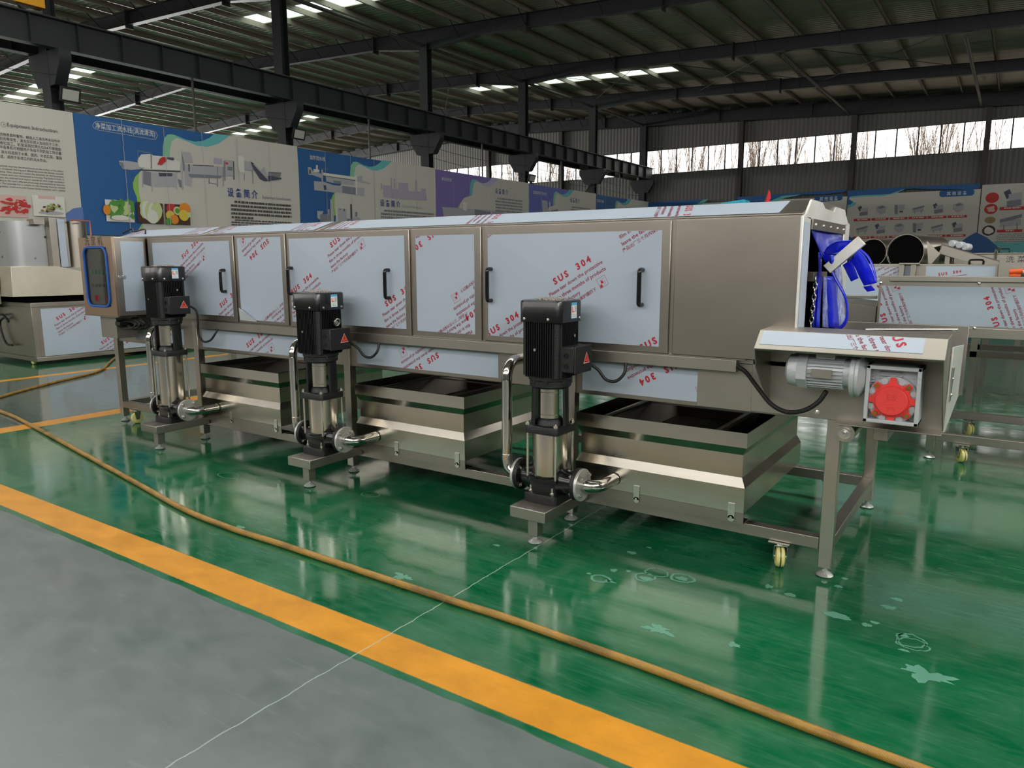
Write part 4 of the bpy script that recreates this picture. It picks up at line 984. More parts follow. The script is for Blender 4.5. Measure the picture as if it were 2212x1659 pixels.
    for (yy, zz) in ((by0+.02, bz1-.008), (by1-.02, bz0+.008)):
        mb = MB(); mb.cyl((bx1+.008, yy, zz), (bx1+.010, yy, zz), .004, 8); K(mb, 'lid_screw', BLK, parent=tb)
    # cable to the duct
    mb = MB(); zz = [.0, .0, .0][n-1]
    if n == 1: pts = [(bx1-.03, by1, 1.145), (bx1-.03, by1+.03, 1.145), (bx1+.01, by1+.05, 1.11), (bx1+.015, by1+.055, 1.02), (bx1+.0, by1+.06, .93), (bx1+.04, by1+.07, .865), (bx1+.11, by1+.09, .875), (bx1+.155, by1+.11, .93), (bx1+.16, by1+.13, .965)]
    else: pts = [(bx1-.03, by1, .965), (bx1-.03, by1+.03, .962), (bx1+.02, by1+.05, .93), (bx1+.06, by1+.07, .875), (bx1+.11, by1+.09, .868), (bx1+.15, by1+.105, .91), (bx1+.15, by1+.125, .965)]
    mb.tube(pts, .0085, 12); K(mb, 'power_cable', BLKR)
    if n == 2:
        mb = MB(); c = Vector((X0+.150, Y0+.02, 1.105)); pts = [c+Vector((.006*math.sin(2*math.pi*i/20), math.cos(2*math.pi*i/20)*.022, math.sin(2*math.pi*i/20)*.022)) for i in range(21)]
        mb.tube(pts, .0065, 10, smooth=False); mb.cyl((X0+.105, Y0+.02, 1.105), (X0+.145, Y0+.02, 1.105), .012, 12); K(mb, 'lifting_eye', SCR)
    # pipes
    mb = MB(); xr = X0-.285; yp = Y0
    pts = [(X0-.205, yp, .320), (X0-.245, yp, .324), (X0-.275, yp, .345), (xr, yp, .385), (xr, yp, .42)]
    mb.tube(pts, .030, 22); mb.cyl((xr, yp, .42), (xr, yp, .845), .030, 28); mb.tube([(xr, yp, .845), (xr, yp+.006, .885), (xr, yp+.03, .925), (xr, yp+.07, .945), (xr, yp+.14, .948), (xr, yp+.262, .948)], .030, 22)
    mb.lathe([(.0308, .418), (.0316, .420), (.0308, .422)], (xr, yp, 0), n=28); mb.lathe([(.0308, .843), (.0316, .845), (.0308, .847)], (xr, yp, 0), n=28)
    K(mb, 'riser_pipe', STP)
    mb = MB(); pts = [(X0+.209, Y0, .320), (X0+.240, Y0+.002, .320), (X0+.272, Y0+.028, .318), (X0+.285, Y0+.070, .315), (X0+.287, Y0+.100, .315), (X0+.288, Y0+.205, .315)]
    mb.tube(pts, .0335, 22); mb.lathe([(.034, .0), (.0355, .002), (.034, .004)], (X0+.288, Y0+.198, .315), (0, 1, 0), 28); K(mb, 'outlet_pipe', STP)
    return t
def grille_mat():
    m, nt, b = new_mat('dusty_fan_grille'); v = nt.nodes.new('ShaderNodeTexVoronoi'); v.inputs['Scale'].default_value = 120
    nt.links.new(mapping(nt), v.inputs['Vector'])
    r = ramp(nt, v.outputs['Distance'], [(0.35, lin((30, 29, 28))), (0.45, lin((150, 142, 132)))]); nt.links.new(r.outputs[0], b.inputs['Base Color']); b.inputs['Roughness'].default_value = .7
    return m
GRILLE = grille_mat()
for n in (1, 2, 3): make_pump(n)

# ================================================================== GEAR MOTOR under the hood
gm = thing('gear_motor', 'pale grey gear motor with red gearbox cap, under the hood at the right end', 'motor', (-.5, 3.4, .95)); K = Kit(gm)
Yg = 3.40
def G(px, py, y=Yg): return P(px, py, 1, y)
c0 = G(1830, 808); ax_z = c0.z
xa, xb, xc, xd, xe = G(1702, 808).x+.02, G(1724, 808).x, G(1747, 808).x, G(1824, 808).x, G(1841, 808).x
mb = MB(); mb.lathe([(.0, -.052), (.05, -.05), (.068, -.038), (.074, -.01), (.074, .005)], (xb, Yg+.02, ax_z), (1, 0, 0), 36); K(mb, 'fan_cover', GREYC)
mb = MB(); r = .080
mb.lathe([(.074, 0), (.080, .002), (.080, xc-xb-.002), (.074, xc-xb)], (xb, Yg+.02, ax_z), (1, 0, 0), 8, ph=R(22.5)); K(mb, 'end_bell', GREYC)
mb = MB(); mb.cyl((xc, Yg+.02, ax_z), (xe, Yg+.02, ax_z), .062, 32)
for k in range(28):
    a = 2*math.pi*k/28; u = Vector((0, math.cos(a), math.sin(a))); v = Vector((0, -math.sin(a), math.cos(a))); c = Vector((xc, Yg+.02, ax_z))+u*.058
    mb.hexa([c-v*.0018, c+v*.0018, c+v*.0012+u*.016, c-v*.0012+u*.016], [p+Vector((xd-xc, 0, 0)) for p in (c-v*.0018, c+v*.0018, c+v*.0012+u*.016, c-v*.0012+u*.016)])
mbod = K(mb, 'motor_body', GREYC)
mb = MB(); mb.box(xc+.022, xc+.105, Yg-.062, Yg-.058, ax_z-.018, ax_z+.020)
for x in (xc+.027, xc+.100): mb.cyl((x, Yg-.062, ax_z), (x, Yg-.064, ax_z), .003, 8)
K(mb, 'nameplate', STD, parent=mbod)
mb = MB(); mb.box(xc+.03, xc+.11, Yg-.03, Yg+.06, ax_z+.06, ax_z+.10); K(mb, 'junction_box', GREYC, .006, parent=mbod)
mb = MB(); mb.lathe([(.06, 0), (.092, .002), (.094, .008), (.094, .020), (.091, .0215), (.091, .0225), (.094, .024), (.094, .036), (.085, .042), (.060, .062)], (xe-.004, Yg+.02, ax_z-.006), (1, 0, 0), 40); K(mb, 'adapter_flange', GREYC)
# gearbox: square cast housing frame with ribs
g0, g1, g2, g3 = G(1864.4, 911.6, 3.36), G(1983.4, 922.2, 3.36), G(1991.9, 795.8, 3.36), G(1870.7, 788.4, 3.36)
gx0, gx1, gz0, gz1 = (g0.x+g3.x)/2, (g1.x+g2.x)/2, (g0.z+g1.z)/2, (g2.z+g3.z)/2
mb = MB(); yb = 3.50; th = .016
mb.box(gx0, gx1, 3.36, yb, gz1-th, gz1); mb.box(gx0, gx1, 3.36, yb, gz0, gz0+th); mb.box(gx0, gx0+th, 3.36, yb, gz0, gz1); mb.box(gx1-th, gx1, 3.36, yb, gz0, gz1)
mb.box(gx0+.002, gx1-.002, 3.415, yb, gz0+.002, gz1-.002)
for k in range(4): mb.box(gx0+.045, gx1-.075, 3.405, 3.416, gz1-.036-.012*k, gz1-.031-.012*k)
for k in range(5): mb.box(gx0+.012, gx0+.030, 3.400, 3.416, gz1-.05-.014*k, gz1-.045-.014*k)
gb = K(mb, 'gearbox_housing', GREYC, .003)
cc_ = G(1925.5, 866, 3.36); cx_, cz_ = cc_.x, cc_.z
def star(R0, R1, n, wid, z0, y0, y1, ph=0.0):
    pts = []
    for i in range(n*24):
        a = 2*math.pi*i/(n*24)+ph; t = (i % 24)/24; d = abs((t+.5) % 1-.5)*2*math.pi/n
        k = 1/(1+math.exp((d-wid)*60)); pts.append((cx_+math.cos(a)*(R0+(R1-R0)*k), y0, cz_+math.sin(a)*(R0+(R1-R0)*k)))
    return pts
mb = MB(); mb.lathe([(.098, .415-.415), (.098, -.03), (.094, -.034), (.05, -.034)], (cx_, 3.415, cz_), (0, 1, 0), 48)
for k in range(8):
    a = R(22.5+45*k); mb.cyl((cx_+math.cos(a)*.084, 3.382, cz_+math.sin(a)*.084), (cx_+math.cos(a)*.084, 3.376, cz_+math.sin(a)*.084), .013, 16)
K(mb, 'bearing_cover', GREYC, parent=gb)
mb = MB(); mb.extrude(star(.072, .096, 8, .16, 0, 3.378, 0, 0), (0, -.010, 0)); mb.lathe([(.062, 0), (.062, -.018), (.058, -.022), (.002, -.022)], (cx_, 3.368, cz_), (0, 1, 0), 48)
rc = K(mb, 'gearbox_cap', REDC, label='bright red eight-lobed plastic cap')
mb = MB(); text(mb, 'EB', (cx_-.018, 3.346, cz_+.004), UX, UZ, width=.036, off=.0006); text(mb, '075', (cx_-.014, 3.346, cz_-.038), UX, UZ, width=.030, off=.0006); K(mb, 'cap_lettering', plain('moulded_lettering', (214, 54, 52), .5), parent=rc)
for a in (45, 135, 225, 315):
    x, z = cx_+math.cos(R(a))*.083, cz_+math.sin(R(a))*.083; mb = MB(); mb.cyl((x, 3.368, z), (x, 3.358, z), .0085, 12); mb.cyl((x, 3.358, z), (x, 3.3575, z), .005, 6); K(mb, 'cap_bolt', BRASS, parent=rc)
pts = [P(1594, 792, 1, 3.56), P(1612, 805, 1, 3.54), P(1635, 835, 1, 3.52), P(1665, 872, 1, 3.50), P(1700, 890, 1, 3.48), P(1738, 886, 1, 3.46), P(1768, 868, 1, 3.44), P(1785, 845, 1, 3.42)]
pp = catmull([Vector(p) for p in pts], 26); mb = MB()
for i in range(len(pp)-1): pass
prof_r = [.0112 if i % 2 else .0098 for i in range(len(pp))]
k_ = len(pp); vs = []; u = None
for i in range(k_):
    d = (pp[min(i+1, k_-1)]-pp[max(i-1, 0)]).normalized(); u = d.orthogonal().normalized() if u is None else (u-d*u.dot(d)).normalized(); v_ = d.cross(u)
    for j in range(12): t_ = 2*math.pi*j/12; vs.append(pp[i]+(u*math.cos(t_)+v_*math.sin(t_))*prof_r[i])
mb.add(vs, [(i*12+j, i*12+(j+1) % 12, (i+1)*12+(j+1) % 12, (i+1)*12+j) for i in range(k_-1) for j in range(12)])
K(mb, 'corrugated_cable', BLKR, angle=20)
# ================================================================== HOSES on the floor
hz = [(-9.6, 3.45), (-8.9, 3.22), (-8.381, 3.103), (-7.96, 3.059), (-6.93, 2.899), (-5.717, 2.694), (-4.783, 2.536), (-4.042, 2.41), (-3.534, 2.374), (-3.134, 2.377), (-2.771, 2.374), (-2.289, 2.37), (-1.9, 2.372), (-1.633, 2.375), (-1.293, 2.362), (-.995, 2.353), (-.644, 2.328), (-.346, 2.306), (-.1, 2.293), (.4, 2.27), (1.2, 2.3)]
mb = MB(); mb.tube([(x, y, .0165) for x, y in hz], .0165, 14)
tag(mb.build('water_hose', HOSE), 'long muddy yellow hose lying across the green floor in front of the washer', 'hose')
mb = MB(); mb.tube([(x, y, .0165) for x, y in [(-8.9, 3.0), (-9.261, 3.444), (-9.57, 3.855), (-9.908, 4.37), (-10.177, 4.843), (-10.5, 5.2), (-11.1, 5.6), (-11.75, 6.1), (-12.1, 6.7), (-12.3, 7.6)]], .0165, 12)
tag(mb.build('water_hose', HOSE), 'yellow hose curling out from under the machine at the far left', 'hose')
# ================================================================== BANNERS
CREAM = plain('banner_cream', (206, 202, 192), .6); BBLUE = plain('banner_blue', (36, 94, 154), .55); BPURP = plain('banner_violet', (126, 112, 178), .55); BPURP2 = plain('banner_violet_blue', (98, 108, 186), .55)
TEAL = plain('banner_teal', (104, 188, 190), .55); MINT = plain('banner_mint', (136, 196, 164), .55); LIME = plain('banner_lime', (150, 196, 92), .55); HILL = plain('banner_hill_blue', (96, 124, 186), .55)
NAVY = plain('banner_navy_text', (40, 62, 134), .6); INK = plain('banner_ink', (74, 72, 74), .6); LGREY = plain('print_light_grey', (176, 176, 180), .6); MGREY = plain('print_mid_grey', (128, 130, 140), .6); DGREY = plain('print_dark_grey', (76, 78, 92), .6)
PALEV = plain('print_pale_violet', (176, 168, 186), .6); PWHITE = plain('print_white', (222, 220, 212), .6); LILAC = plain('print_lilac', (186, 184, 214), .6)
C_RED = plain('print_red', (196, 52, 48), .6); C_GRN = plain('print_leaf', (86, 150, 62), .6); C_LGR = plain('print_cabbage', (196, 208, 150), .6); C_BRN = plain('print_brown', (74, 44, 34), .6); C_ORG = plain('print_orange', (230, 140, 40), .6); C_YEL = plain('print_yellow', (226, 196, 70), .6); C_TAN = plain('print_tan', (158, 134, 92), .6); C_PNK = plain('print_pink', (216, 178, 170), .6)
PAL = [CREAM, BBLUE, BPURP, TEAL, MINT, LIME, HILL, NAVY, INK, LGREY, MGREY, DGREY, PALEV, PWHITE, C_RED, C_GRN, C_LGR, C_BRN, C_ORG, C_YEL, C_TAN, C_PNK, BPURP2, LILAC]
IX = {m.name: i for i, m in enumerate(PAL)}
CR, BB, PU, TE, MI, LI, HI, NV, IN, LG, MG, DG, PV, PW, KR, KG, KL, KB, KO, KY, KT, KP, PB, LL = range(24)
XW = -16.80
class Board:
    """a printed board on the partition (plane x) or far wall (plane y); art drawn from surveyed points, pushed out layer by layer"""
    def __init__(s, ax, val, mp=None): s.ax, s.val, s.mb, s.mp, s.k = ax, val, MB(), mp, 0
    def pt(s, px, py, off=0):
        q = P(px, py, s.ax, s.val)
        if s.mp: q = s.mp(q)
        q = Vector(q)
        if s.ax == 0: q.x = s.val+off
        else: q.y = s.val-off
        return q
    def poly(s, pts, m):
        s.k += 1; o = .004+.0006*s.k; s.mb.add([s.pt(x, y, o) for x, y in pts], [tuple(range(len(pts)))], m)
    def rect(s, x0, y0, x1, y1, m):      # world-aligned rectangle between two sighted corners
        s.k += 1; o = .004+.0006*s.k; a, b = s.pt(x0, y0, o), s.pt(x1, y1, o)
        if s.ax == 0: q = [(a.x, a.y, a.z), (a.x, b.y, a.z), (a.x, b.y, b.z), (a.x, a.y, b.z)]
        else: q = [(a.x, a.y, a.z), (b.x, a.y, a.z), (b.x, a.y, b.z), (a.x, a.y, b.z)]
        s.mb.add(q, [(0, 1, 2, 3)], m)
    def disc(s, x, y, r, m, sq=1.0, n=24, jag=0.0):
        s.k += 1; o = .004+.0006*s.k; c = s.pt(x, y, o); u = Vector((0, 1, 0)) if s.ax == 0 else Vector((1, 0, 0)); rnd = random.Random(int(x*7+y))
        s.mb.add([c+u*(math.cos(2*math.pi*i/n)*r*(1+rnd.uniform(-jag, jag)))+Vector((0, 0, math.sin(2*math.pi*i/n)*r*sq*(1+rnd.uniform(-jag, jag)))) for i in range(n)], [tuple(range(n))], m)
    def txt(s, body, x0, y0, x1, y1, m, bold=.0, size=None, vs=1.0):
        s.k += 1; a, b = s.pt(x0, y0), s.pt(x1, y1); u = (0, 1, 0) if s.ax == 0 else (1, 0, 0)
        text(s.mb, body, a, u, UZ, width=(b-a).length, size=size, bold=bold, m=m, off=.004+.0006*s.k, vs_=vs)
    def rows(s, x0, y0, x1, y1, n, pitch, h, m, seed=1, last=1.0):
        """lines of small print too fine to read"""
        a, b = s.pt(x0, y0), s.pt(x1, y1); L = (b-a).length; rnd = random.Random(seed); s.k += 1; o = .004+.0006*s.k
        for i in range(n):
            t = 0.0 if i else L*.06; end = L*(last if i == n-1 else 1); z = a.z-i*pitch
            while t < end:
                w_ = rnd.uniform(.04, .10)
                w_ = min(w_, end-t)
                q = [(t, -h/2), (t+w_, -h/2), (t+w_, h/2), (t, h/2)]
                if s.ax == 0: pts = [(a.x+o, a.y+u_, z+v_) for u_, v_ in q]
                else: pts = [(a.x+u_, a.y-o, z+v_) for u_, v_ in q]
                s.mb.add(pts, [(0, 1, 2, 3)], m); t += w_+rnd.choice((.012, .012, .03))
    def finish(s, name, label, a0, a1, z0, z1, base):
        m = MB()
        if s.ax == 0: m.box(s.val-.03, s.val, a0, a1, z0, z1, base)
        else: m.box(a0, a1, s.val, s.val+.03, z0, z1, base)
        m.add(s.mb.v, s.mb.f); m.fm[6:] = s.mb.fm
        o = m.build(name, PAL); tag(o, label, 'banner', 'wall banners'); return o
def zf(x0, y0, k): return lambda x, y: (x0+x/k, y0+y/k)
# template of the wave artwork, surveyed on the vortex-washing banner
Z6 = zf(170, 230, 4.6083)
def wave(bd, cream=CR, rib1=TE, rib2=MI, low=LI):
    q = lambda L: [Z6(*p) for p in L]
    bd.poly(q([(1500, 292), (1560, 302), (1700, 326), (1900, 356), (2172, 398), (2190, 700), (2205, 1120), (2208, 1400), (560, 1400), (500, 1290), (590, 1235), (632, 1165), (622, 960), (600, 860), (594, 760), (600, 660), (700, 560), (905, 520), (908, 430), (925, 350), (960, 318), (1000, 318), (1080, 350), (1180, 392), (1280, 403), (1390, 372)]), cream)
    bd.poly(q([(835, 520), (836, 400), (850, 320), (880, 280), (920, 276), (980, 292), (1060, 328), (1150, 350), (1230, 344), (1300, 312), (1352, 270), (1500, 292), (1390, 372), (1280, 403), (1180, 392), (1080, 350), (1000, 318), (960, 318), (925, 350), (908, 430), (905, 520)]), rib1)
    bd.poly(q([(835, 520), (836, 400), (850, 320), (880, 280), (920, 276), (960, 285), (1000, 318), (960, 318), (925, 350), (908, 430), (905, 520)]), rib2)
    bd.poly(q([(600, 660), (560, 700), (538, 760), (542, 820), (575, 900), (585, 960), (622, 960), (600, 860), (594, 760)]), low)
    bd.poly(q([(632, 1165), (605, 1220), (585, 1245), (612, 1245), (640, 1200)]), low)
BN = [(-2.0, 8.20), (8.21, 14.10), (14.11, 20.0), (20.01, 25.9), (25.91, 31.75), (31.76, 37.9)]
T0, TL = 8.21, 5.89
def tmap(k):
    a, b = BN[k]; return lambda q: Vector((q.x, a+(q.y-T0)/TL*(b-a), q.z))
Z0, Z1 = 2.09, 4.62
def seams(bd, k):
    a, b = BN[k]
    for i in range(1, 6):
        y = a+(b-a)*i/6; o = .004+.0006*(bd.k+1); bd.mb.add([(XW+o, y-.006, Z0), (XW+o, y+.006, Z0), (XW+o, y+.006, Z1), (XW+o, y-.006, Z1)], [(0, 1, 2, 3)], LG)
# 1: text panel
bd = Board(0, XW); q = zf(0, 200, 5.5278)
bd.poly([q(790, 1440), q(870, 1385), q(985, 1365), q(1010, 1600), q(700, 1600)], HI)
bd.disc(*q(40, 382), .05, MG); bd.disc(*q(40, 382), .042, CR); bd.poly([q(32, 370), q(58, 384), q(34, 396), q(42, 384)], DG)
bd.txt('Equipment Introduction', *q(82, 402), *q(684, 474), DG, bold=.012)
CH = ['洗物表面附着物，模拟人工清洗基本动作并', '创伤等现象，清洗完毕进入自动风干工序，', '械化加工。机架采用优质SUS304不锈钢制', '中各单机可根据用户各自不同的加工特点量', '流水线适用于水果、医药、叶类蔬菜、菌菇', '适，适用于各项工作的流水作业。']
for i, t_ in enumerate(CH):
    e_ = [(714, 588), (705, 640), (726, 692), (732, 742), (737, 792), (560, 822)][i]; s_ = [(-8, 510), (-8, 562), (-8, 613), (-8, 662), (10, 722), (0, 775)][i]
    bd.txt(t_, *q(*s_), *q(*e_), IN, bold=.006, vs=1.15)
EN = ['actively separate the attachments on the surface of the object', 's of manual cleaning and effectively avoid the bumps, wounds', 'aning. After cleaning, it enters the automatic air drying process.', 'manual work into mechanized processing. The frame is made of',
      'eets the national food export standards, each single machine is', 'ding to the user\'s different processing characteristics to meet the', 's. The assembly line is suitable for the cleaning, impurity removal', 'getables, mushrooms and Chinese herbal medicines, and is suitable']
for i, t_ in enumerate(EN):
    bd.txt(t_, *q(-6, 880+35*i), *q(752+3.4*i, 940+33.4*i), IN, bold=.004)
bd.rect(*q(-200, 1205), *q(330, 1495), KP); rnd = random.Random(3)
for i in range(38): bd.disc(*q(rnd.uniform(20, 320), rnd.uniform(1270, 1440)), rnd.uniform(.03, .07), KR, .5, 8, .5)
for i in range(8): bd.disc(*q(rnd.uniform(60, 280), rnd.uniform(1290, 1400)), .018, KP, .8, 6, .4)
bd.rect(*q(368, 1225), *q(775, 1490), PW); bd.rect(*q(440, 1228), *q(650, 1280), KP); bd.disc(*q(600, 1445), .27, PW, .22); bd.disc(*q(600, 1440), .25, LG, .16)
for i in range(40): a_ = rnd.uniform(0, 6.28); r_ = rnd.uniform(0, 1); bd.disc(*q(595+120*r_*math.cos(a_), 1385+60*r_*math.sin(a_)), .035, [KT, KT, KB, LI][i % 4], .6, 7, .4)
bd.finish('wall_banner', 'pale banner of text headed Equipment Introduction, with chilli and bean photos, furthest left', -2.0, BN[0][1], Z0, Z1, CR)
# 2: vortex washing line
bd = Board(0, XW); q = Z6; wave(bd)
for (x, y) in ((160, 145),): pass
bd.poly([q(*p) for p in [(150, 160), (175, 143), (300, 160), (500, 196), (700, 232), (765, 250), (785, 285), (770, 325), (740, 330), (600, 306), (400, 272), (200, 238), (150, 220), (134, 190)]], LG)
bd.poly([q(*p) for p in [(153, 164), (176, 148), (300, 165), (500, 201), (700, 237), (762, 254), (780, 285), (767, 320), (740, 325), (600, 301), (400, 267), (200, 233), (153, 216), (139, 190)]], BB)
bd.txt('净菜加工流水线(涡流清洗)', *q(162, 212), *q(760, 306), PW, bold=.006, vs=1.2)
ARTQ = [([(398, 540), (470, 540), (600, 560), (665, 572), (665, 612), (600, 625), (520, 632), (440, 622), (405, 575)], LG), ([(400, 548), (440, 560), (450, 618), (420, 600)], MG),
 ([(580, 530), (620, 478), (720, 474), (740, 488), (920, 505), (990, 545), (1010, 560), (1000, 640), (860, 632), (700, 620), (600, 600)], PW), ([(600, 625), (1010, 640), (1010, 655), (600, 640)], DG), ([(640, 640), (720, 655), (735, 800), (640, 770)], MG),
 ([(735, 660), (975, 665), (975, 800), (745, 800)], LG), ([(790, 660), (930, 665), (930, 695), (800, 698)], DG), ([(625, 640), (636, 640), (640, 805), (628, 805)], LG), ([(715, 655), (728, 655), (735, 850), (722, 850)], LG), ([(965, 655), (978, 655), (976, 830), (966, 830)], LG), ([(980, 720), (1030, 740), (1040, 820), (1000, 800)], MG),
 ([(583, 440), (590, 440), (590, 540), (583, 540)], MG), ([(583, 438), (718, 462), (718, 470), (583, 446)], MG), ([(712, 470), (720, 470), (722, 620), (714, 620)], DG),
 ([(1018, 445), (1110, 456), (1135, 560), (1045, 552)], LG), ([(1018, 445), (1045, 552), (1050, 640), (1030, 640)], MG), ([(1012, 560), (1030, 560), (1035, 830), (1022, 830)], LG), ([(1050, 575), (1120, 580), (1120, 800), (1055, 780)], LG),
 ([(1075, 575), (1420, 600), (1440, 640), (1440, 700), (1400, 715), (1100, 700), (1080, 640)], LG), ([(1085, 670), (1430, 690), (1400, 715), (1100, 705)], MG), ([(1085, 575), (1100, 575), (1100, 650), (1088, 650)], DG), ([(1130, 580), (1340, 590), (1340, 598), (1130, 588)], DG),
 ([(1290, 715), (1296, 715), (1296, 770), (1290, 770)], DG), ([(1290, 755), (1375, 770), (1375, 776), (1290, 762)], MG), ([(1372, 600), (1380, 600), (1380, 800), (1372, 800)], MG), ([(1430, 600), (1436, 600), (1436, 795), (1430, 795)], MG),
 ([(1340, 510), (1420, 520), (1420, 575), (1340, 570)], PV), ([(1450, 530), (1530, 540), (1535, 690), (1450, 690)], LG), ([(1440, 540), (1452, 540), (1455, 740), (1445, 740)], MG), ([(1530, 545), (1540, 545), (1545, 730), (1535, 730)], DG), ([(1475, 600), (1525, 605), (1525, 640), (1475, 636)], MG), ([(1455, 555), (1480, 560), (1480, 580), (1455, 575)], KR),
 ([(1570, 490), (1635, 500), (1650, 600), (1640, 660), (1600, 660), (1575, 600)], PW), ([(1640, 540), (1730, 560), (1730, 640), (1640, 630)], LG), ([(1640, 670), (1645, 670), (1645, 740), (1640, 740)], MG), ([(1720, 600), (1726, 600), (1732, 770), (1726, 770)], MG),
 ([(1700, 545), (1740, 570), (1880, 740), (1850, 745), (1800, 725), (1720, 600)], DG), ([(1740, 570), (1900, 735), (1885, 740), (1728, 575)], LG), ([(1800, 640), (1840, 600), (1870, 700), (1850, 700)], LG), ([(1880, 655), (2005, 665), (2000, 700), (1885, 690)], MG), ([(1880, 690), (2010, 710), (2010, 725), (1880, 745)], DG), ([(1885, 652), (2008, 660), (2008, 668), (1885, 660)], DG)]
for L, m_ in ARTQ: bd.poly([q(*p) for p in L], m_)
bd.poly([q(*p) for p in [(775, 580), (800, 520), (830, 502), (865, 510), (870, 545), (840, 560), (820, 585)]], KR); bd.poly([q(*p) for p in [(865, 506), (935, 510), (945, 528), (930, 538), (880, 525)]], DG)
bd.txt('设 备 简 介', *q(1474, 888), *q(1776, 912), NV, bold=.014, vs=1.25)
bd.txt('Equipment Introduction', *q(1822, 916), *q(2102, 936), MG, bold=.0, vs=1.2)
bd.rows(*q(1505, 945), *q(2105, 990), 5, .098, .052, IN, 5, .35); bd.rows(*q(1510, 1128), *q(2115, 1150), 4, .06, .03, IN, 6, .6)
bd.rect(*q(250, 925), *q(550, 1155), PW); rnd = random.Random(9)
for i in range(46): bd.disc(*q(rnd.uniform(285, 525), 1020+rnd.uniform(-60, 70)), rnd.uniform(.05, .09), [KG, KG, KL, KG][i % 4], 1.1, 8, .5)
bd.disc(*q(400, 1110), .2, PW, .3); bd.disc(*q(265, 1030), .08, KO, 1.4)
bd.rect(*q(557, 950), *q(835, 1170), KB)
for i, (x_, y_) in enumerate(((640, 1030), (660, 1030), (690, 1050), (720, 1060), (750, 1050), (770, 1040))): bd.disc(*q(x_, y_), .11, [KL, PW, KL, PW, KL, KL][i], 2.0, 14, .12)
bd.disc(*q(720, 1100), .13, PW, 1.2)
bd.rect(*q(838, 968), *q(1097, 1180), KB)
for x_, y_, r_, m_ in ((905, 1020, .12, KR), (965, 1040, .10, KL), (965, 1040, .06, KG), (1040, 1025, .15, KO), (895, 1085, .11, KY), (1030, 1085, .13, KY), (935, 1125, .11, KO), (1080, 1080, .06, KL), (880, 1145, .08, KG)): bd.disc(*q(x_, y_), r_, m_)
seams(bd, 1)
bd.finish('wall_banner', 'blue and cream banner titled 净菜加工流水线(涡流清洗), with salad, cabbage and fruit photos', BN[1][0], BN[1][1], Z0, Z1, BB)
# 3: frying line
bd = Board(0, XW, tmap(2)); wave(bd); bd.mp = None; q = zf(640, 300, 6.9125)
A3 = [([(170, 425), (215, 425), (245, 480), (370, 520), (370, 585), (240, 540), (180, 535)], LG), ([(190, 460), (215, 460), (215, 520), (190, 520)], DG), ([(292, 390), (318, 395), (318, 460), (292, 455)], PW), ([(255, 450), (340, 460), (340, 500), (255, 490)], PW), ([(330, 430), (480, 450), (480, 456), (330, 436)], MG), ([(370, 460), (395, 460), (395, 640), (372, 630)], LG),
      ([(395, 505), (880, 570), (880, 620), (400, 545)], PW), ([(400, 545), (880, 615), (880, 632), (400, 562)], DG), ([(440, 560), (870, 625), (860, 690), (700, 680), (560, 660), (450, 640)], LG), ([(550, 620), (665, 635), (665, 680), (550, 665)], MG), ([(258, 630), (400, 640), (550, 690), (1015, 740), (1010, 860), (680, 810), (550, 800), (265, 765)], LG), ([(400, 690), (440, 695), (455, 760), (410, 765)], DG), ([(680, 700), (900, 730), (890, 835), (685, 810)], MG),
      ([(875, 550), (900, 550), (905, 830), (885, 835)], PW), ([(900, 560), (980, 550), (985, 620), (1100, 660), (1095, 675), (960, 650), (905, 640)], LG), ([(500, 900), (540, 905), (560, 1280), (510, 1280)], LG), ([(620, 1030), (745, 1050), (745, 1280), (625, 1280)], LG), ([(640, 1045), (655, 1045), (655, 1062), (640, 1062)], DG), ([(700, 1045), (716, 1045), (716, 1080), (700, 1080)], DG), ([(800, 970), (825, 975), (830, 1220), (805, 1220)], DG),
      ([(305, 1075), (400, 1080), (370, 1150), (340, 1210), (305, 1180)], LG), ([(350, 1130), (500, 1120), (505, 1280), (345, 1280)], MG), ([(465, 1050), (490, 1055), (490, 1130), (470, 1130)], LG), ([(850, 1170), (930, 1165), (960, 1210), (950, 1280), (850, 1280)], LG), ([(870, 1090), (905, 1095), (905, 1160), (875, 1160)], MG), ([(750, 1190), (840, 1200), (840, 1240), (750, 1250)], MG)]
for L, m_ in A3: bd.poly([q(*p) for p in L], m_)
for L in ([(1255, 665), (1270, 665), (1280, 750), (1255, 750)], [(1290, 690), (1410, 700), (1420, 880), (1300, 870)], [(1405, 580), (1418, 580), (1422, 860), (1408, 860)], [(1450, 590), (1462, 590), (1466, 740), (1452, 740)], [(1425, 750), (1525, 750), (1525, 890), (1425, 880)], [(1520, 650), (1660, 660), (1665, 910), (1530, 900)], [(1590, 760), (1612, 760), (1612, 900), (1590, 900)], [(1770, 615), (1795, 615), (1798, 800), (1768, 790)], [(1665, 780), (1925, 790), (1945, 920), (1670, 905)], [(1855, 740), (1920, 745), (1925, 800), (1855, 800)]):
    bd.poly([q(*p) for p in L], PV)
bd.txt('油炸流水线', *q(188, 300), *q(420, 340), PW, bold=.008, vs=1.2); bd.txt('设 备 简 介', *q(1245, 995), *q(1545, 1022), NV, bold=.014, vs=1.2); bd.txt('Equipment Introduction', *q(1575, 1022), *q(1870, 1046), LG, vs=1.3)
bd.rows(*q(1255, 1065), *q(2040, 1120), 7, .105, .055, MG, 8); seams(bd, 2)
bd.finish('wall_banner', 'blue and cream banner titled 油炸流水线, second blue one from the left', BN[2][0], BN[2][1], Z0, Z1, BB)
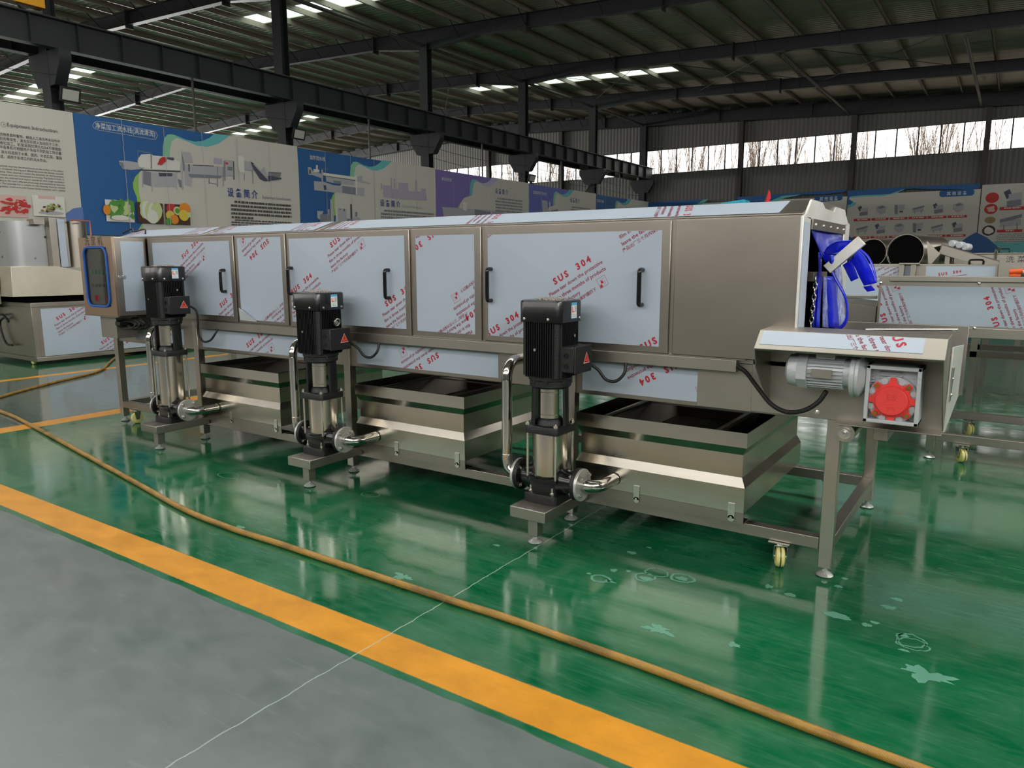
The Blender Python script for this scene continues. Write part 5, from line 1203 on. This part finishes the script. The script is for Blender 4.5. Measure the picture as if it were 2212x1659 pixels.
# 4, 5, 6 further down the partition
def far_banner(k, base, title, tx, hx, rowx, art, label, rib=TE, rib2=MI):
    bd = Board(0, XW, tmap(k)); wave(bd, CR, rib, rib2, LI); bd.mp = None
    for L, m_ in art: bd.poly(L, m_)
    bd.txt(title, *tx, PW, bold=.008, vs=1.2); bd.txt('设 备 简 介', *hx, NV, bold=.014, vs=1.2); bd.rows(*rowx, 9, .115, .06, MG, k)
    seams(bd, k); bd.finish('wall_banner', label, BN[k][0], BN[k][1], Z0, Z1, base)
far_banner(3, PU, '解冻流水线', (954, 389, 975, 392), (1069, 417, 1097, 420), (1070, 428, 1128, 432), [([(955, 447), (1060, 454), (1058, 490), (960, 485)], LG), ([(1000, 436), (1008, 437), (1008, 455), (1000, 454)], PW), ([(1025, 452), (1060, 458), (1058, 480), (1025, 476)], MG), ([(1062, 455), (1088, 458), (1088, 482), (1062, 480)], PV)],
           'violet and cream banner titled 解冻流水线, third coloured banner along the partition', LL, TE)
far_banner(4, PB, '蔬菜清洗风干流水线', (1151, 418, 1180, 422), (1231, 436, 1252, 440), (1232, 447, 1276, 452), [([(1170, 432), (1182, 434), (1184, 462), (1172, 460)], LG), ([(1160, 460), (1205, 452), (1210, 475), (1160, 470)], MG), ([(1186, 436), (1188, 436), (1190, 470), (1188, 470)], PW)],
           'violet-blue banner, fourth coloured banner along the partition', TE, MI)
far_banner(5, BB, '蔬菜加工设备', (1289, 436, 1304, 439), (1351, 455, 1368, 457), (1352, 464, 1375, 466), [([(1300, 456), (1325, 455), (1330, 470), (1300, 470)], LG)],
           'last blue banner on the partition, meeting the far wall', TE, MI)
# far wall boards
YB_ = 37.78
def icon(bd, x, y, k, seed):
    rnd = random.Random(seed); t = seed % 4
    if t == 0: L = [([(-9, -6), (-3, -9), (0, -2), (-6, 1)], DG), ([(-4, -4), (9, -6), (9, 6), (-4, 8)], LG), ([(-6, 3), (8, 1), (8, 7), (-6, 9)], MG)]
    elif t == 1: L = [([(-8, -6), (3, -9), (10, -6), (8, 4), (0, 8), (-8, 2)], LG), ([(-6, -5), (3, -8), (8, -5), (-2, -2)], MG)]
    elif t == 2: L = [([(-8, -8), (-3, -8), (-3, 8), (-8, 8)], MG), ([(-2, -8), (9, -9), (9, 0), (-2, 1)], LG), ([(0, 2), (6, 2), (6, 5), (0, 5)], DG)]
    else: L = [([(-10, -1), (10, -6), (10, -3), (-10, 3)], MG), ([(-10, 2), (9, -2), (9, 4), (-10, 6)], LG), ([(-7, 4), (-6, 4), (-6, 9), (-7, 9)], MG), ([(5, 2), (6, 2), (6, 8), (5, 8)], MG)]
    for q_, m_ in L: bd.poly([(x+a*k, y+b*k) for a, b in q_], m_)
bd = Board(1, YB_)
bd.poly([(1400, 437), (1480, 432), (1520, 431), (1505, 441), (1470, 447), (1455, 452), (1430, 453), (1400, 458)], BB); bd.poly([(1400, 458), (1430, 453), (1455, 452), (1470, 447), (1505, 441), (1520, 431), (1530, 431), (1510, 446), (1478, 452), (1462, 458), (1435, 458), (1400, 464)], TE)
bd.finish('wall_banner', 'cream banner with blue top wave on the far wall, next to the corner', -16.74, -12.10, 1.93, 4.45, CR)
bd = Board(1, YB_)
bd.poly([(1592, 426), (1825, 409), (1825, 414), (1780, 420), (1730, 420), (1690, 423), (1660, 436), (1640, 440), (1592, 448)], BB); bd.poly([(1592, 448), (1640, 440), (1660, 436), (1690, 423), (1730, 420), (1720, 423), (1695, 428), (1668, 440), (1640, 446), (1592, 456)], TE)
bd.poly([(1760, 427), (1765, 424), (1815, 420), (1820, 423), (1820, 430), (1815, 433), (1765, 437), (1758, 434)], BB); bd.txt('其 他 设 备', 1770, 433.5, 1810, 430.5, PW, bold=.014, vs=1.15)
for i in range(5): icon(bd, 1610+42*i, 462, 1.1, i+1)
bd.finish('wall_banner', 'banner headed 其他设备 on the far wall, half hidden behind the washer', -12.05, -6.84, 1.93, 4.45, CR)
bd = Board(1, YB_); q = zf(1800, 380, 5.184)
bd.poly([q(*p) for p in [(160, 165), (400, 150), (900, 118), (1645, 85), (1645, 130), (1580, 150), (1100, 150), (900, 140), (780, 150), (640, 200), (520, 210), (330, 215), (190, 230), (175, 260), (222, 290), (200, 315), (160, 330)]], BB)
bd.poly([q(*p) for p in [(160, 330), (200, 315), (222, 290), (258, 300), (245, 325), (160, 365)]], TE); bd.poly([q(*p) for p in [(190, 230), (330, 215), (520, 210), (640, 200), (780, 150), (810, 145), (700, 195), (560, 225), (330, 232), (190, 245)]], TE)
bd.poly([q(*p) for p in [(1188, 180), (1210, 165), (1560, 148), (1580, 165), (1576, 200), (1555, 220), (1210, 238), (1188, 220)]], BB); bd.txt('其 他 设 备', *q(1268, 216), *q(1496, 206), PW, bold=.014, vs=1.1)
for i, (x_, w_) in enumerate(((230, 185), (430, 188), (635, 195), (845, 200), (1060, 208), (1285, 210))):
    y_ = 492-7.5*i; bd.rect(*q(x_, y_-11), *q(x_+w_, y_+11), KR); icon(bd, *q(x_+w_*.55, y_-100), 1.25, i); bd.rows(*q(x_+30, y_), *q(x_+w_-30, y_), 1, .1, .05, PW, i)
    y_ = 692-5*i; bd.rect(*q(x_-12, y_-11), *q(x_+w_-14, y_+11), KR); icon(bd, *q(x_+w_*.5, y_-95), 1.25, i+3); bd.rows(*q(x_+20, y_), *q(x_+w_-40, y_), 1, .1, .05, PW, i+7)
bd.poly([q(*p) for p in [(165, 670), (230, 700), (330, 790), (330, 900), (165, 900)]], BB); bd.poly([q(*p) for p in [(1300, 800), (1430, 740), (1510, 680), (1600, 632), (1600, 900), (1300, 900)]], BB)
bd.finish('wall_banner', 'banner headed 其他设备 with twelve little machines over red bars, on the far wall', -6.80, -1.58, 1.93, 4.50, CR)
bd = Board(1, YB_)
for (x_, y_, m_) in ((1780, 245, KR), (1765, 370, KR), (1755, 495, KT), (1740, 612, KB)): bd.disc(*q(x_, y_), .24 if m_ != KT else .2, m_, .9 if m_ != KT else .7)
bd.disc(*q(1765, 370), .16, KP, .8, 12, .3); bd.disc(*q(1740, 612), .17, PW, .85, 14, .15)
icon(bd, *q(2010, 250), 2.2, 0); icon(bd, *q(1990, 500), 2.4, 3); bd.rect(*q(1865, 350), *q(2200, 375), KR); bd.rect(*q(1835, 603), *q(2115, 628), KR); bd.rows(*q(1900, 362), *q(2100, 355), 1, .1, .05, PW, 2); bd.rows(*q(1925, 613), *q(2020, 610), 1, .1, .06, PW, 3)
bd.rows(*q(1830, 655), *q(2200, 640), 5, .075, .03, MG, 4); bd.poly([q(*p) for p in [(1600, 632), (1720, 690), (1840, 790), (1840, 900), (1600, 900)]], BB); bd.poly([q(*p) for p in [(1790, 735), (2000, 750), (2136, 735), (2136, 900), (1840, 900), (1835, 785)]], TE)
bd.finish('wall_banner', 'banner with four round food pictures, furthest right on the far wall', -1.54, 3.6, 1.93, 4.66, CR)

# ================================================================== MACHINES BEHIND, RIGHT
rm = thing('conveyor_washer', 'stainless washer with one long filmed side panel, on casters behind the trough', 'washing machine', (.6, 6.9, 0)); K = Kit(rm)
mb = MB(); mb.box(-.872, 2.4, 6.33, 6.345, .94, 1.385); mb.box(-.80, 2.4, 6.31, 6.36, 1.345, 1.385); mb.box(-.872, 2.4, 6.322, 6.33, .94, 1.012)
K(mb, 'side_panel', STD, .003)
mb = MB(); mb.box(-.872, -.86, 6.345, 7.4, .94, 1.34); mb.box(-.86, 2.4, 7.39, 7.4, .94, 1.34); mb.box(-.86, 2.4, 6.345, 7.39, .94, .95); K(mb, 'trough', STDK)
K(film_panel((-.853, 6.33, 1.025), UX, UZ, 3.0, .285, [(.075, -.02, 112, 1), (.80, -.02, 112, 1.0), (1.55, -.02, 112, 1)]), 'film', FM)
for x, y in ((-.43, 6.36), (-.43, 7.37), (1.9, 6.36), (1.9, 7.37)):
    mb = MB(); mb.box(x-.03, x+.03, y-.03, y+.03, .05, .94); l = K(mb, 'leg', STV, .003); K(foot_mb(x, y), 'foot', FOOT, parent=l)
for y in (6.36, 7.37):
    mb = MB(); mb.box(-.40, 1.87, y-.03, y+.03, .142, .204); K(mb, 'lower_rail', STD, .003)
caster(-.22, 6.33, .6, .141, K); caster(-.22, 7.37, .6, .141, K); caster(1.6, 6.33, .6, .141, K)
for px, py in ((2115, 612), (2105, 709), (1898, 702), (1903, 611)):
    c = P(px, py, 1, 6.322); mb = MB(); mb.lathe([(.012, 0), (.010, .005), (0, .008)], (c.x, 6.322, c.z), (0, -1, 0), 12); K(mb, 'dome_bolt', SCR)
mb = MB(); c = P(2190, 597, 1, 6.335); mb.box(c.x-.03, c.x+.04, 6.33, 6.36, 1.385, 1.402); mb.cyl((c.x-.03, 6.35, 1.42), (c.x+.05, 6.35, 1.425), .018, 14); mb.cyl((c.x, 6.35, 1.385), (c.x+.005, 6.35, 1.42), .010, 10); K(mb, 'orange_tap', ORNG, .002)
mb = MB(); mb.hexa([(-1.35, 6.5, .98), (-.90, 6.5, .96), (-.90, 7.2, .96), (-1.35, 7.2, .98)], [(-1.42, 6.5, 1.20), (-.90, 6.5, 1.14), (-.90, 7.2, 1.14), (-1.42, 7.2, 1.20)]); mb.box(-1.45, -.9, 6.48, 6.50, 1.20, 1.225)
K(mb, 'feed_chute', STD, .004)
# second row behind
bm_ = thing('conveyor_washer', 'lower stainless washer in second row back, upside-down print on its film', 'washing machine', (-.5, 9.2, 0)); K = Kit(bm_)
mb = MB(); mb.box(-1.75, -.16, 9.0, 9.02, 1.03, 1.462); mb.box(-1.75, -.16, 9.88, 9.90, 1.03, 1.462); mb.box(-1.75, -.16, 9.02, 9.88, 1.03, 1.04); K(mb, 'side_panel', STD, .003)
K(film_panel((-1.70, 9.0, 1.06), UX, UZ, .80, .37, [(.66, .30, A+180, 1.0)]), 'film', FM); K(film_panel((-.80, 9.0, 1.28), UX, UZ, .62, .16, [(.12, .06, 10, .8)]), 'film', FM)
mb = MB(); q0 = P(1950, 570, 1, 8.97); mb.box(q0.x-.03, q0.x+.02, 8.94, 9.0, 1.30, 1.47); mb.box(q0.x+.08, q0.x+.13, 8.94, 9.0, 1.30, 1.47); mb.box(q0.x-.03, q0.x+.16, 8.92, 9.0, 1.46, 1.475); K(mb, 'hinge_bracket', STD, .002)
h0, h1 = P(2094, 571, 1, 8.99), P(2124, 571, 1, 8.99); mb = MB(); mb.tube([(h0.x, 8.99, 1.462), (h0.x, 8.985, 1.495), (h0.x+.02, 8.985, 1.505), (h1.x-.02, 8.985, 1.505), (h1.x, 8.985, 1.495), (h1.x, 8.99, 1.462)], .010, 10); K(mb, 'handle', BLK)
for x in (-1.6, -.3, .9):
    for y in (9.05, 9.85): mb = MB(); mb.box(x-.03, x+.03, y-.03, y+.03, 0, 1.03); K(mb, 'leg', STD)
for y in (9.05, 9.85): mb = MB(); mb.box(-1.57, .87, y-.03, y+.03, .50, .56); K(mb, 'lower_rail', STDK)
mb = MB(); mb.box(-.155, .9, 8.95, 9.6, .96, 1.53); cbx = K(mb, 'control_box', STD, .005)
mb = MB(); mb.box(-.04, .9, 8.938, 8.95, 1.36, 1.44); mb.cyl((-.03, 8.94, 1.38), (.8, 8.94, 1.38), .04, 20); K(mb, 'cross_tube', STD)
mb = MB(); c = P(2172, 566, 1, 8.949); text(mb, '洗 菜 机', (c.x, 8.949, c.z), UX, UZ, width=.26, off=.001); K(mb, 'lettering', DKTXT, parent=cbx)
inc = thing('inclined_conveyor', 'small inclined steel conveyor with three round motors on its upper end, back right', 'conveyor', (-.6, 10.6, 1.5)); K = Kit(inc)
a, b = P(2036, 532, 1, 10.5), P(2168, 571, 1, 10.5)
mb = MB(); mb.beam(a, b, .5, .05); K(mb, 'conveyor_bed', STDK, .003)
mb = MB(); mb.beam(a+Vector((0, -.26, -.04)), b+Vector((0, -.26, -.04)), .03, .10); K(mb, 'side_rail', STD, .002)
for i, (x_, y_) in enumerate(((2060, 527), (2076, 530), (2089, 534))):
    c = P(x_, y_, 1, 10.3); mb = MB(); mb.lathe([(.03, -.07), (.042, -.06), (.042, .05), (.03, .06)], c, (.3, 1, 0), 20)
    mb.lathe([(.046, -.01), (.046, .01)], c, (.3, 1, 0), 20); K(mb, 'roller_motor', GREYC)
for x_ in (a.x+.08, b.x-.1):
    for y in (10.27, 10.73): mb = MB(); mb.box(x_-.025, x_+.025, y-.025, y+.025, 0, a.z-.06 if x_ < a.x+.2 else b.z); K(mb, 'leg', STD)
# round-mouthed drums
for (px, py, r_, yy, lab) in ((1884, 546, .165, 10.2, 'smaller black-mouthed round drum, partly hidden by the blue curtain strips'), (1955, 545, .205, 10.0, 'larger black-mouthed round drum beside the inclined conveyor')):
    c = P(px, py, 1, yy); d = Vector((.25, 1, 0)).normalized(); t = thing('drum_machine', lab, 'drum', (c.x, yy+.4, 0)); K = Kit(t)
    mb = MB(); mb.lathe([(r_, .02), (r_, .0), (r_+.008, .0), (r_+.008, .9), (r_, .9)], c, d, 48, caps=False); K(mb, 'drum_shell', ST)
    mb = MB(); mb.lathe([(0, .02), (r_-.004, .02), (r_-.004, .03), (0, .03)], c, d, 40); K(mb, 'mouth_shade_disc', BLKI)  # black disc stands for the shade inside the open drum
    mb = MB(); mb.box(c.x-.02, c.x+.28, yy+.15, yy+.9, .0, c.z-r_-.01); mb.box(c.x-.05, c.x+.31, yy+.1, yy+.95, c.z-r_-.03, c.z-r_-.008)
    K(mb, 'stand_cabinet', STDK, .004)
    if r_ > .2:
        mb = MB(); mb.hexa([(c.x+.26, yy-.02, c.z-.18), (c.x+.34, yy+.1, c.z-.17), (c.x+.34, yy+.11, c.z-.17), (c.x+.26, yy-.01, c.z-.18)], [(c.x+.22, yy-.02, c.z+.13), (c.x+.36, yy+.1, c.z-.02), (c.x+.36, yy+.11, c.z-.02), (c.x+.22, yy-.01, c.z+.13)]); K(mb, 'side_flap', ST)
# back row table and motors
tb_ = thing('steel_table', 'long stainless table with a raised pipe, furthest row at the right edge', 'table', (.4, 12.4, 0)); K = Kit(tb_)
a = P(2105, 546, 1, 12.2); mb = MB(); mb.box(-.75, 2.6, 12.2, 12.9, a.z-.30, a.z-.02); mb.box(-.78, 2.6, 12.18, 12.92, a.z-.02, a.z); K(mb, 'table_body', STD, .004)
for x in (-.6, .1, 2.4):
    for y in (12.25, 12.85): mb = MB(); mb.box(x-.03, x+.03, y-.03, y+.03, .0, a.z-.30); K(mb, 'leg', STD)
for y in (12.25, 12.85): mb = MB(); mb.box(-.57, 2.37, y-.03, y+.03, .42, .48); K(mb, 'lower_rail', STDK)
c = P(2150, 560, 1, 12.15); mb = MB(); mb.tube([(c.x, 12.15, a.z-.15), (c.x, 12.15, a.z+.02), (c.x+.02, 12.13, a.z+.05), (c.x+.05, 12.08, a.z+.05)], .018, 12); K(mb, 'steam_pipe', STP)
h0 = P(2157, 547, 1, 12.25); mb = MB(); mb.tube([(h0.x, 12.3, a.z), (h0.x, 12.3, a.z+.05), (h0.x+.12, 12.3, a.z+.05), (h0.x+.12, 12.3, a.z)], .008, 8, smooth=False); K(mb, 'handle', BLK)
fl = thing('flag', 'small red flag on a thin pole sticking up behind the washer', 'flag', (-2.5, 9, 0)); K = Kit(fl)
a, b = P(1650, 438, 1, 9), P(1660, 409, 1, 9); mb = MB(); mb.cyl((a.x-.02, 9, 0), (a.x-.02, 9, a.z-.1), .012, 10); mb.cyl((a.x-.02, 9, a.z-.1), b, .008, 10); mb.cyl((a.x-.02, 9, 0), (a.x-.02, 9, .03), .16, 24); K(mb, 'pole', STP)
c = P(1662, 437, 1, 9); mb = MB(); mb.hexa([b, a, c, (c.x+.01, 9.0, c.z+.05), (b.x+.02, 9.0, b.z-.03)], [Vector(b)+Vector((0, .01, 0)), Vector(a)+Vector((0, .03, 0)), Vector(c)+Vector((0, -.01, 0)), (c.x+.01, 9.02, c.z+.05), (b.x+.02, 9.01, b.z-.03)]); K(mb, 'flag_cloth', plain('flag_red', (222, 36, 52), .6))
cl = thing('covered_stack', 'stack under a turquoise cloth, only its top showing behind the washer roof', 'cloth', (-2.9, 9, 0)); K = Kit(cl)
a = P(1588, 436, 1, 9.2); mb = MB(); mb.hexa([(a.x-.2, 9.05, a.z-.6), (a.x+.2, 9.05, a.z-.6), (a.x+.2, 9.4, a.z-.6), (a.x-.2, 9.4, a.z-.6)], [(a.x-.16, 9.1, a.z-.01), (a.x+.15, 9.1, a.z+.02), (a.x+.14, 9.35, a.z+.02), (a.x-.15, 9.35, a.z-.01)]); K(mb, 'turquoise_cloth', plain('turquoise_cloth', (24, 150, 176), .6), .02)
mb = MB(); mb.box(a.x-.18, a.x+.18, 9.07, 9.38, 0, a.z-.58); K(mb, 'carton_stack', plain('carton', (150, 120, 84), .8))

# ================================================================== MACHINE, FAR LEFT
lm = thing('drum_cooker', 'large stainless cooker with a film-speckled bin on top, at the far left edge', 'cooker', (-12.9, 6.5, 0)); K = Kit(lm)
X1, Y1 = -11.78, 4.908
mb = MB(); mb.box(-14.4, X1-.01, Y1+.01, 8.6, .12, .86); K(mb, 'base_tank', ST)
fr = []
for x in (-14.37, -13.05, X1-.03):
    mb = MB(); mb.box(x-.03, x+.03, Y1, Y1+.06, .10, .90); K(mb, 'frame_post', ST, .003)
for y in (Y1+.03, 6.9, 8.6):
    mb = MB(); mb.box(X1-.05, X1+.006, y-.035, y+.035, .10, .90); K(mb, 'frame_post', ST, .003)
for z in (.085, .885):
    mb = MB(); mb.box(-14.4, X1, Y1-.004, Y1+.056, z-.03, z+.03); mb.box(X1-.06, X1+.012, Y1, 8.65, z-.03, z+.03); K(mb, 'frame_rail', ST, .003)
K(film_panel((X1-.008, 5.03, .125), (0, 1, 0), UZ, 1.80, .70, [(.22, .52, A, 1.35), (.84, .10, A, 1.35), (1.4, .5, A, 1.35)], t=.003), 'film', FM)
mb = MB(); mb.box(-14.2, X1-.14, Y1+.0, 8.4, .90, 1.01); K(mb, 'belt_slot', BLKI)
p1, p2, p3, p4, p5 = (4.70, .985), (4.72, 1.30), (5.28, 1.45), (5.64, 1.38), (7.8, 1.38)
mb = MB(); hp_ = [(4.70, 1.01), (8.2, .99), (8.2, 1.10), (7.0, 1.10), (6.0, 1.30), (5.33, 1.445), (4.72, 1.435)]
mb.extrude([(X1-.04, y, z) for y, z in hp_], (-2.0, 0, 0))
K(mb, 'steam_hood', steel('satin_hood_steel', (214, 206, 188), .45, (6, 6, 6)), .004)
mb = MB(); mb.box(-14.4, X1-.42, 4.62, 4.70, .90, 1.29); K(mb, 'hood_end', STD, .004)
mb = MB(); mb.rbox(-12.75, 5.45, .62, .58, .18, 1.42, 2.10, n=8); 
def speck():
    m, nt, b = new_mat('film_specked_sheet'); c = lin((176, 178, 178)); v = nt.nodes.new('ShaderNodeTexVoronoi'); v.inputs['Scale'].default_value = 5; v.inputs['Randomness'].default_value = .35
    nt.links.new(mapping(nt, (1, 1, 1.3), (.5, .4, .3)), v.inputs['Vector'])
    r = ramp(nt, v.outputs['Distance'], [(.10, lin((86, 84, 88))), (.16, c)]); nt.links.new(r.outputs[0], b.inputs['Base Color']); b.inputs['Roughness'].default_value = .3; b.inputs['Metallic'].default_value = .55; return m
SPK = speck(); bn = K(mb, 'hopper_bin', SPK)
mb = MB(); mb.box(-12.2, -11.98, 5.15, 5.30, 2.05, 2.13); K(mb, 'bin_clip', ST, .003, parent=bn)
mb = MB(); mb.box(-12.12, X1-.20, 5.36, 5.46, 1.43, 2.16); mb.box(-12.12, X1-.18, 5.57, 5.60, 1.43, 2.16); K(mb, 'upright', STD, .003)
mb = MB(); mb.box(X1-.21, X1-.19, 5.47, 5.57, 1.43, 2.14); K(mb, 'film_strip', FILM)
mb = MB(); mb.cyl((-12.15, 5.78, 1.42), (-12.15, 5.78, 2.12), .17, 32); K(mb, 'flue_drum', ST)
mb = MB(); mb.tube([(-11.80, 5.58, 2.12), (-11.80, 5.86, 2.12), (-11.80, 5.86, 1.90), (-11.80, 5.86, 1.40)], .012, 10, smooth=False); K(mb, 'copper_pipe', COPP)
mb = MB(); mb.box(-13.2, -12.78, 4.78, 4.90, .82, .985); K(mb, 'switch_box', WHT, .006)
mb = MB(); mb.tube([(-12.95, 4.86, .82), (-12.90, 4.86, .70), (-12.6, 4.85, .72), (-12.45, 4.86, .62), (-12.55, 4.86, .68), (-12.75, 4.86, .60), (-12.72, 4.86, .42), (-12.6, 4.86, .28), (-12.4, 4.86, .27)], .016, 10); K(mb, 'hanging_cable', BLKR)
for x, y in ((-11.98, 4.95), (-14.2, 4.95), (-11.98, 8.4)):
    mb = MB(); mb.lathe([(.012, -.02), (.05, -.02), (.055, 0), (.05, .02), (.012, .02)], (x, y, .0555), (0, 1, 0), 24); K(mb, 'caster', YWH)
